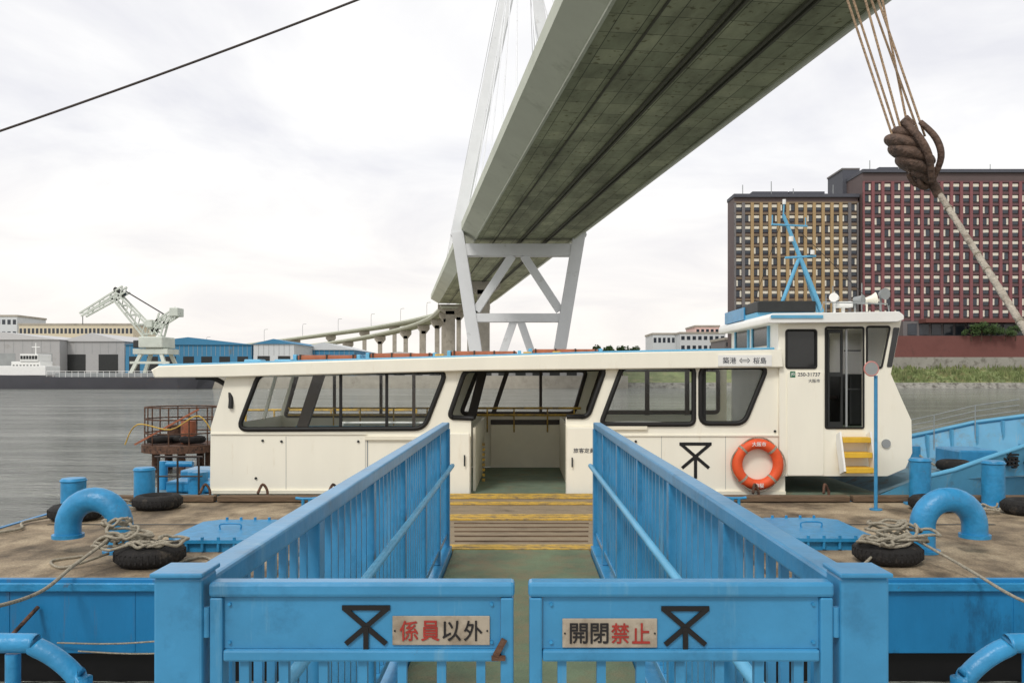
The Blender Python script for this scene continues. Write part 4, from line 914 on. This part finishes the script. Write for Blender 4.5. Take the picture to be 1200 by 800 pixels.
# ------------------------------------------------------------ trees and shrubs
LEAF=M('tree_leaves',(66,88,44),.9,var=.45,scale=.8); BARK=M('tree_bark',(74,60,46),.9)
def tree(x,y,z,h,rad,lab,seed,name='broadleaf_tree',cat='tree'):
    rnd=random.Random(seed); t=thing(name,(x,y,z),lab,cat,'trees and shrubs on the far bank')
    b_=MB(); b_.tube([(x,y,z),(x+.1,y,z+h*.35),(x-.1,y,z+h*.7)],h*.03,7,r_end=h*.012); cl=[]
    for k_ in range(8):
        a=rnd.uniform(0,6.28); rr=rad*rnd.uniform(.3,.8); c=(x+rr*math.cos(a),y+rr*math.sin(a),z+h*rnd.uniform(.45,.9)); cl.append((c,rad*rnd.uniform(.3,.5))); b_.tube([(x,y,z+h*.35),c],h*.012,5,r_end=h*.004)
    b_.obj('trunk',BARK,t); m_=MB()
    for c,r_ in cl:
        for i in range(130):
            d=Vector((rnd.gauss(0,1),rnd.gauss(0,1),rnd.gauss(0,.7))).normalized()*r_*rnd.uniform(.5,1.1); p=Vector(c)+d; s_=h*.035
            u=Vector((rnd.uniform(-1,1),rnd.uniform(-1,1),rnd.uniform(-1,1))).normalized()*s_; v=u.orthogonal().normalized()*s_*.8
            m_.add([p-u,p+v,p+u,p-v],[(0,1,2,3)])
    m_.obj('crown',LEAF,t)
for i,(px,h,r_) in enumerate(((695,7.3,2.2),(706,7.8,2.4),(718,8.2,2.6),(729,7.8,2.3),(741,7,2.1))): tree((px-611)*.21,210,2.9 if px<730 else 4.6,h if px<730 else h-1.5,r_,'small green broadleaf tree on the far bank',10+i)
for i,(px,h) in enumerate(((1138,4.6),(1150,5.2),(1161,4.4),(1178,3.6),(1190,4))): tree((px-611)*.223,223,12.0,h,2.2,'clipped green shrub on the hotel terrace',40+i,'shrub','shrub')
# ------------------------------------------------------------ left bank buildings
def shed(lab,p0,p1,ptop,pridge,y,wallm,roofm,depth=40,n=6,doorm=None,name='warehouse'):
    kk=y/1000; x0,x1=(p0-611)*kk,(p1-611)*kk; z1=E+(440-ptop)*kk; zr=E+(440-pridge)*kk
    t=thing(name,((x0+x1)/2,y,2.9),lab,'warehouse','warehouses on the far bank')
    box('wall',x0,x1,y,y+depth,2.9,z1,wallm,t)
    xm=(x0+x1)/2; mesh('roof',[(x0-.4,y-.4,z1+.01),(x1+.4,y-.4,z1+.01),(xm,y-.4,zr),(x0-.4,y+depth,z1+.01),(x1+.4,y+depth,z1+.01),(xm,y+depth,zr)],[(0,1,2),(3,5,4),(0,2,5,3),(1,4,5,2),(0,3,4,1)],roofm,t)
    wdt=(x1-x0)/n
    for i in range(n): box('door',x0+wdt*(i+.2),x0+wdt*(i+.8),y-.05,y-.001,3.0,lerp(3,z1,.62),doorm or STEELD,t)
    b_=MB()
    for i in range(n*4+1): xx=x0+(x1-x0)*i/(n*4); b_.box(max(x0,xx-.05),min(x1,xx+.05),y-.04,y-.002,lerp(3,z1,.64),z1-.1)
    b_.obj('wall_rib',GREY,t)
SG=M('shed_grey',(166,166,166),.8,var=.08,scale=.1,dirt=(134,130,124),dth=.56,dscale=.2,dsoft=.2); SB=M('shed_blue',(60,126,164),.7,var=.1,scale=.1,dirt=(96,108,112),dth=.58,dscale=.2); SW=M('shed_pale',(200,204,206),.7,var=.06); SR=M('shed_roof_grey',(190,190,190),.7,var=.06)
shed('wide grey gabled warehouse by the water',-60,70,398,389,236,SG,SR,n=3,doorm=GREY); shed('grey gabled warehouse with dark doors by the water',70,146,400,390,240,SG,SR,n=2)
shed('blue steel warehouse with open bays by the water',147,295,404,395,232,SB,SB,n=7); shed('pale warehouse with blue upper wall by the water',297,345,403,397,230,SW,SB,n=2)
shed('low blue warehouse with pale roof by the water',345,415,410,401,250,SB,SW,n=3); shed('small grey shed near the viaduct',416,520,417,412,255,SG,SR,n=5)
shed('small grey shed near the bridge pier',560,700,420,414,262,SG,SR,n=7)
def bld(lab,p0,p1,pt,y,m_,rows,cols,z0=2.9,name='office_building',depth=20):
    kk=y/1000; x0,x1=(p0-611)*kk,(p1-611)*kk; z1=E+(440-pt)*kk; t=thing(name,((x0+x1)/2,y,z0),lab,'building','distant buildings')
    box('wall',x0,x1,y,y+depth,z0,z1,m_,t); box('parapet',x0-.3,x1+.3,y-.2,y+depth+.2,z1+.002,z1+.7,CONC,t)
    cw=(x1-x0)/cols; rh=(z1-z0)/rows
    for r_ in range(rows):
        b_=MB()
        for c in range(cols): b_.box(x0+cw*(c+.2),x0+cw*(c+.8),y-.06,y-.001,z0+rh*(r_+.35),z0+rh*(r_+.75))
        b_.obj('window_row',hg,t)
CB=M('cream_building_wall',(206,196,172),.8,var=.06); PK=M('pink_building_wall',(220,188,180),.8,var=.06)
bld('long cream building with rows of small windows',22,156,381,320,CB,4,28); bld('white office building with dark windows',-30,20,371,330,SW,5,8)
bld('low white and pink industrial building',797,850,391,330,SW,4,8,4.6); bld('stepped pale pink industrial building',815,843,383,345,PK,5,5,4.6); bld('low pale building beside the embankment',765,797,392,340,SW,3,6,4.6)
bld('dark low building beside hotel base',850,862,398,260,HGR,3,2,4.6)
# dock crane
DC=M('dock_crane_paint',(202,208,198),.7,var=.1,scale=.3,dirt=(156,158,144),dth=.58,dscale=.5)
cr_=thing('dock_crane',(-92.7,215,2.9),'pale green grey luffing dock crane on portal legs','crane')
def D(px,py,dy=0): return Vector(((px-611)*.215,215+dy,E-(py-440)*.215))
b_=MB()
for px in (160,205):
    for dy in (-4,4): b_.beam(D(px,441,dy),D(172 if px<180 else 194,413,dy*.7),.8,.8)
b_.beam(D(160,425,-3.5),D(205,425,-3.5),.6,.6); b_.beam(D(163,412),D(203,412),1.3,7); b_.each('portal_leg',DC,cr_)
b_=MB(); b_.box(D(170,0).x,D(198,0).x,211,219,D(0,408).z,D(0,395).z,0,.3); b_.cyl(D(184,412),D(184,406),2.6,16); b_.obj('machinery_house',DC,cr_)
box('operator_cabin',D(162,0).x,D(169,0).x,212,215,D(0,408).z,D(0,399).z,GLD,cr_,.2)
def lat(p,q,w0,w1,nm,n=8):
    b_=MB(); p=Vector(p);q=Vector(q); t_=(q-p).normalized(); nn_=Vector((-t_.z,0,t_.x))
    for dy in (-1.2,1.2):
        o=Vector((0,dy,0)); b_.beam(p+nn_*w0+o,q+nn_*w1+o,.4,.4); b_.beam(p-nn_*w0+o,q-nn_*w1+o,.4,.4)
        for i in range(n):
            a=i/n;c=(i+1)/n; s_=1 if i%2 else -1
            b_.beam(p.lerp(q,a)+nn_*s_*lerp(w0,w1,a)+o,p.lerp(q,c)-nn_*s_*lerp(w0,w1,c)+o,.22,.22)
    b_.obj(nm,DC,cr_)
lat(D(178,394),D(134,344),1.4,.8,'main_jib',9); lat(D(148,339),D(97,369),.8,.4,'fly_jib',8); lat(D(185,394),D(193,368),1.1,.9,'gantry_frame',4); lat(D(176,386),D(210,364),.7,.8,'counter_arm',6)
b_=MB(); b_.box(D(202,0).x,D(212,0).x,213,217,D(0,371).z,D(0,361).z,0,.2); b_.box(D(174,0).x,D(182,0).x,213,217,D(0,384).z,D(0,375).z,0,.2); b_.each('counterweight',DC,cr_)
b_=MB(); b_.cyl(D(147,341),D(192,368),.16,6); b_.cyl(D(134,338),D(147,345),.5,6); b_.cyl(D(97,369),D(97,380),.1,5); b_.each('hoist_rope',STEELD,cr_)
# cargo ship
sh=thing('cargo_ship',(-97,182,0),'small dark grey coastal cargo ship with white bridge','ship')
def Q(px,py): return ((px-611)*.182,E-(py-440)*.182)
stn=[(-40,4,3.2),(0,5,3.0),(60,5,2.6),(150,5,2.5),(200,4.8,2.9),(225,3,3.4),(240,.1,3.8)]
vs=[];fs=[]
for px,hw,zt in stn:
    x=Q(px,0)[0]; bx_=x-(1.5 if px>215 else 0); vs+=[(bx_,190-hw*.8,-.5),(x,190-hw,zt),(x,190+hw,zt),(bx_,190+hw*.8,-.5)]
n=len(stn)
for i in range(n-1): a=4*i;b=a+4; fs+=[(a,b,b+1,a+1),(a+1,b+1,b+2,a+2),(a+2,b+2,b+3,a+3)]
mesh('hull',vs,fs,M('ship_hull_dark',(84,84,90),.6,var=.1,scale=.2,dirt=(108,92,84),dth=.6,dscale=.3),sh)
b_=MB(); b_.box(Q(-40,0)[0],Q(38,0)[0],187,193,3.0,Q(0,436)[1]+1.4,0,.1); b_.box(Q(-5,0)[0],Q(30,0)[0],187.5,192.5,Q(0,436)[1]+1.41,Q(0,423)[1],0,.1); b_.box(Q(6,0)[0],Q(28,0)[0],187.3,192.7,Q(0,422.9)[1],Q(0,414)[1],0,.1); b_.obj('superstructure',WHITE,sh)
b_=MB()
for i in range(6): b_.box(Q(7+i*3.5,0)[0],Q(9.5+i*3.5,0)[0],187.2,187.29,Q(0,420)[1],Q(0,416)[1])
for i in range(8): b_.box(Q(-3+i*4.2,0)[0],Q(-1+i*4.2,0)[0],187.4,187.49,Q(0,430)[1],Q(0,427)[1])
b_.each('window',GLD,sh)
b_=MB(); b_.cyl((Q(17,0)[0],190,Q(0,414)[1]),(Q(17,0)[0],190,Q(0,400)[1]),.12,6); b_.cyl((Q(228,0)[0],190,3.4),(Q(228,0)[0],190,Q(0,428)[1]),.12,6); b_.cyl((Q(12,0)[0],190,Q(0,405)[1]),(Q(22,0)[0],190,Q(0,405)[1]),.08,6); b_.each('mast',WHITE,sh)
box('cargo_hatch',Q(48,0)[0],Q(195,0)[0],187.5,192.5,2.6,Q(0,440)[1]+.6,GREY,sh,.1)
b_=MB()
for i in range(24): x=Q(45+i*7.5,0)[0]; b_.cyl((x,185.2,2.6),(x,185.2,3.9),.05,5)
b_.cyl((Q(45,0)[0],185.2,3.9),(Q(218,0)[0],185.2,3.9),.05,5); b_.obj('railing',WHITE,sh)
# ------------------------------------------------------------ crane hook and overhead wires
hk=thing('pulley_block',(2.3,5,E+1.0),'bulky brown pulley block hanging from tan wire ropes','pulley block')
def H(px,py,y=5): return Vector(((px-611)*y/1000,y,E-(py-440)*y/1000))
c0=H(1068,178)
def sheave(c,tax,r_,th,nm='sheave'):
    """rounded pulley wheel with hub"""
    tax=tax.normalized(); b_=MB(); n=9
    pts=[c+tax*th*(2*i/(n-1)-1) for i in range(n)]
    b_.tube(pts,lambda u:r_*(.72+.28*math.sin(math.pi*u)**.6) if 0<u<1 else r_*.72,26)
    b_.cyl(c-tax*th*1.3,c+tax*th*1.3,r_*.32,12)
    return b_.obj(nm,HOOKM,hk)
for (dx,dy,dz,r_,tx,th) in ((-.03,.0,.105,.085,(.25,-.25,.93),.03),(-.035,.0,.045,.125,(.3,-.22,.93),.034),(.0,.0,-.018,.14,(.34,-.22,.9),.036),(.025,.0,-.085,.125,(.4,-.22,.88),.034),(.06,.0,-.14,.08,(.45,-.22,.85),.03)):
    sheave(c0+Vector((dx,dy,dz)),Vector(tx),r_,th)
def cheek(pts_,w_,th=.02):
    P=[c0+Vector(p) for p in pts_]; b_=MB(); b_.tube(catmull(P,5),lambda u:w_*(.75+.25*math.sin(math.pi*u)),12); b_.obj('cheek_plate',HOOKM,hk)
cheek([(-.07,-.06,.16),(-.03,-.14,.06),(.03,-.15,-.06),(.08,-.08,-.19)],.022); cheek([(.03,-.05,.16),(.09,-.11,.05),(.12,-.11,-.06),(.10,-.05,-.18)],.02); cheek([(-.05,.06,.16),(-.01,.14,.05),(.05,.14,-.06),(.09,.07,-.18)],.022)
b_=MB(); b_.tube([c0+Vector((-.05,0,.19)),c0+Vector((0,0,.14))],.035,10); b_.obj('becket',HOOKM,hk)
sh0=H(1086,210); 
pts=[]
for i in range(16):
    a=2*math.pi*i/16; pts.append(sh0+Vector((.045*math.cos(a)+.02*math.sin(a),.02*math.cos(a),.045*math.sin(a))))
MB().tube(pts,.02,8,closed=True).obj('shackle',HOOKM,hk)
MB().cyl(H(1089,208),H(1101,230),.028,10).obj('swivel',HOOKM,hk); MB().tube(catmull([H(1064,204),H(1072,216),H(1086,216),H(1094,204)],5),.014,8).obj('hook',HOOKM,hk)
for (p0,p1,dy) in ((993,1046,0),(1000,1052,.06),(1014,1058,-.04),(1021,1078,.05),(1029,1084,-.03),(1034,1066,.08)):
    a=H(p0,0,5+dy); c=H(p1,160,5+dy*.5); d=(a-c); tube('hoist_rope',[c,a,c+d*2.6],.0075,ROPET,hk,6)
a=H(1100,226);c=H(1205,392,4.3); d=c-a
b_=MB(); rr_=random.Random(5); n_=90; rad=[.0165+.004*i/n_+rr_.uniform(-.0012,.0016) for i in range(n_+1)]; b_.tube([a+d*1.7*i/n_ for i in range(n_+1)],lambda u:rad[int(round(u*n_))],12); b_.obj('wrapped_pole',M('wrapped_canvas',(180,172,158),.9,var=.25,scale=20,bump=.8,bscale=60,dirt=(120,108,94),dth=.5,dscale=14,dsoft=.2),hk)
b_=MB()
for i in (1,4,5,8,12):
    p=a+d*(i/13*1.5+.02+rr_.uniform(-.03,.03)); tt=d.normalized(); b_.cyl(p-tt*.004,p+tt*.006,.022,10)
b_.each('rope_lashing',ROPE,hk)
pts=[]
for i in range(13):
    t_=i/12; px=lerp(-60,520,t_); py=lerp(174,-40,t_)+14*4*t_*(1-t_)*.35; pts.append(H(px,py,7))
o=tube('overhead_cable',pts,.010,M('dark_cable',(70,62,58),.7),None,8); tag(o,'thin dark steel cable sagging across the sky','cable')
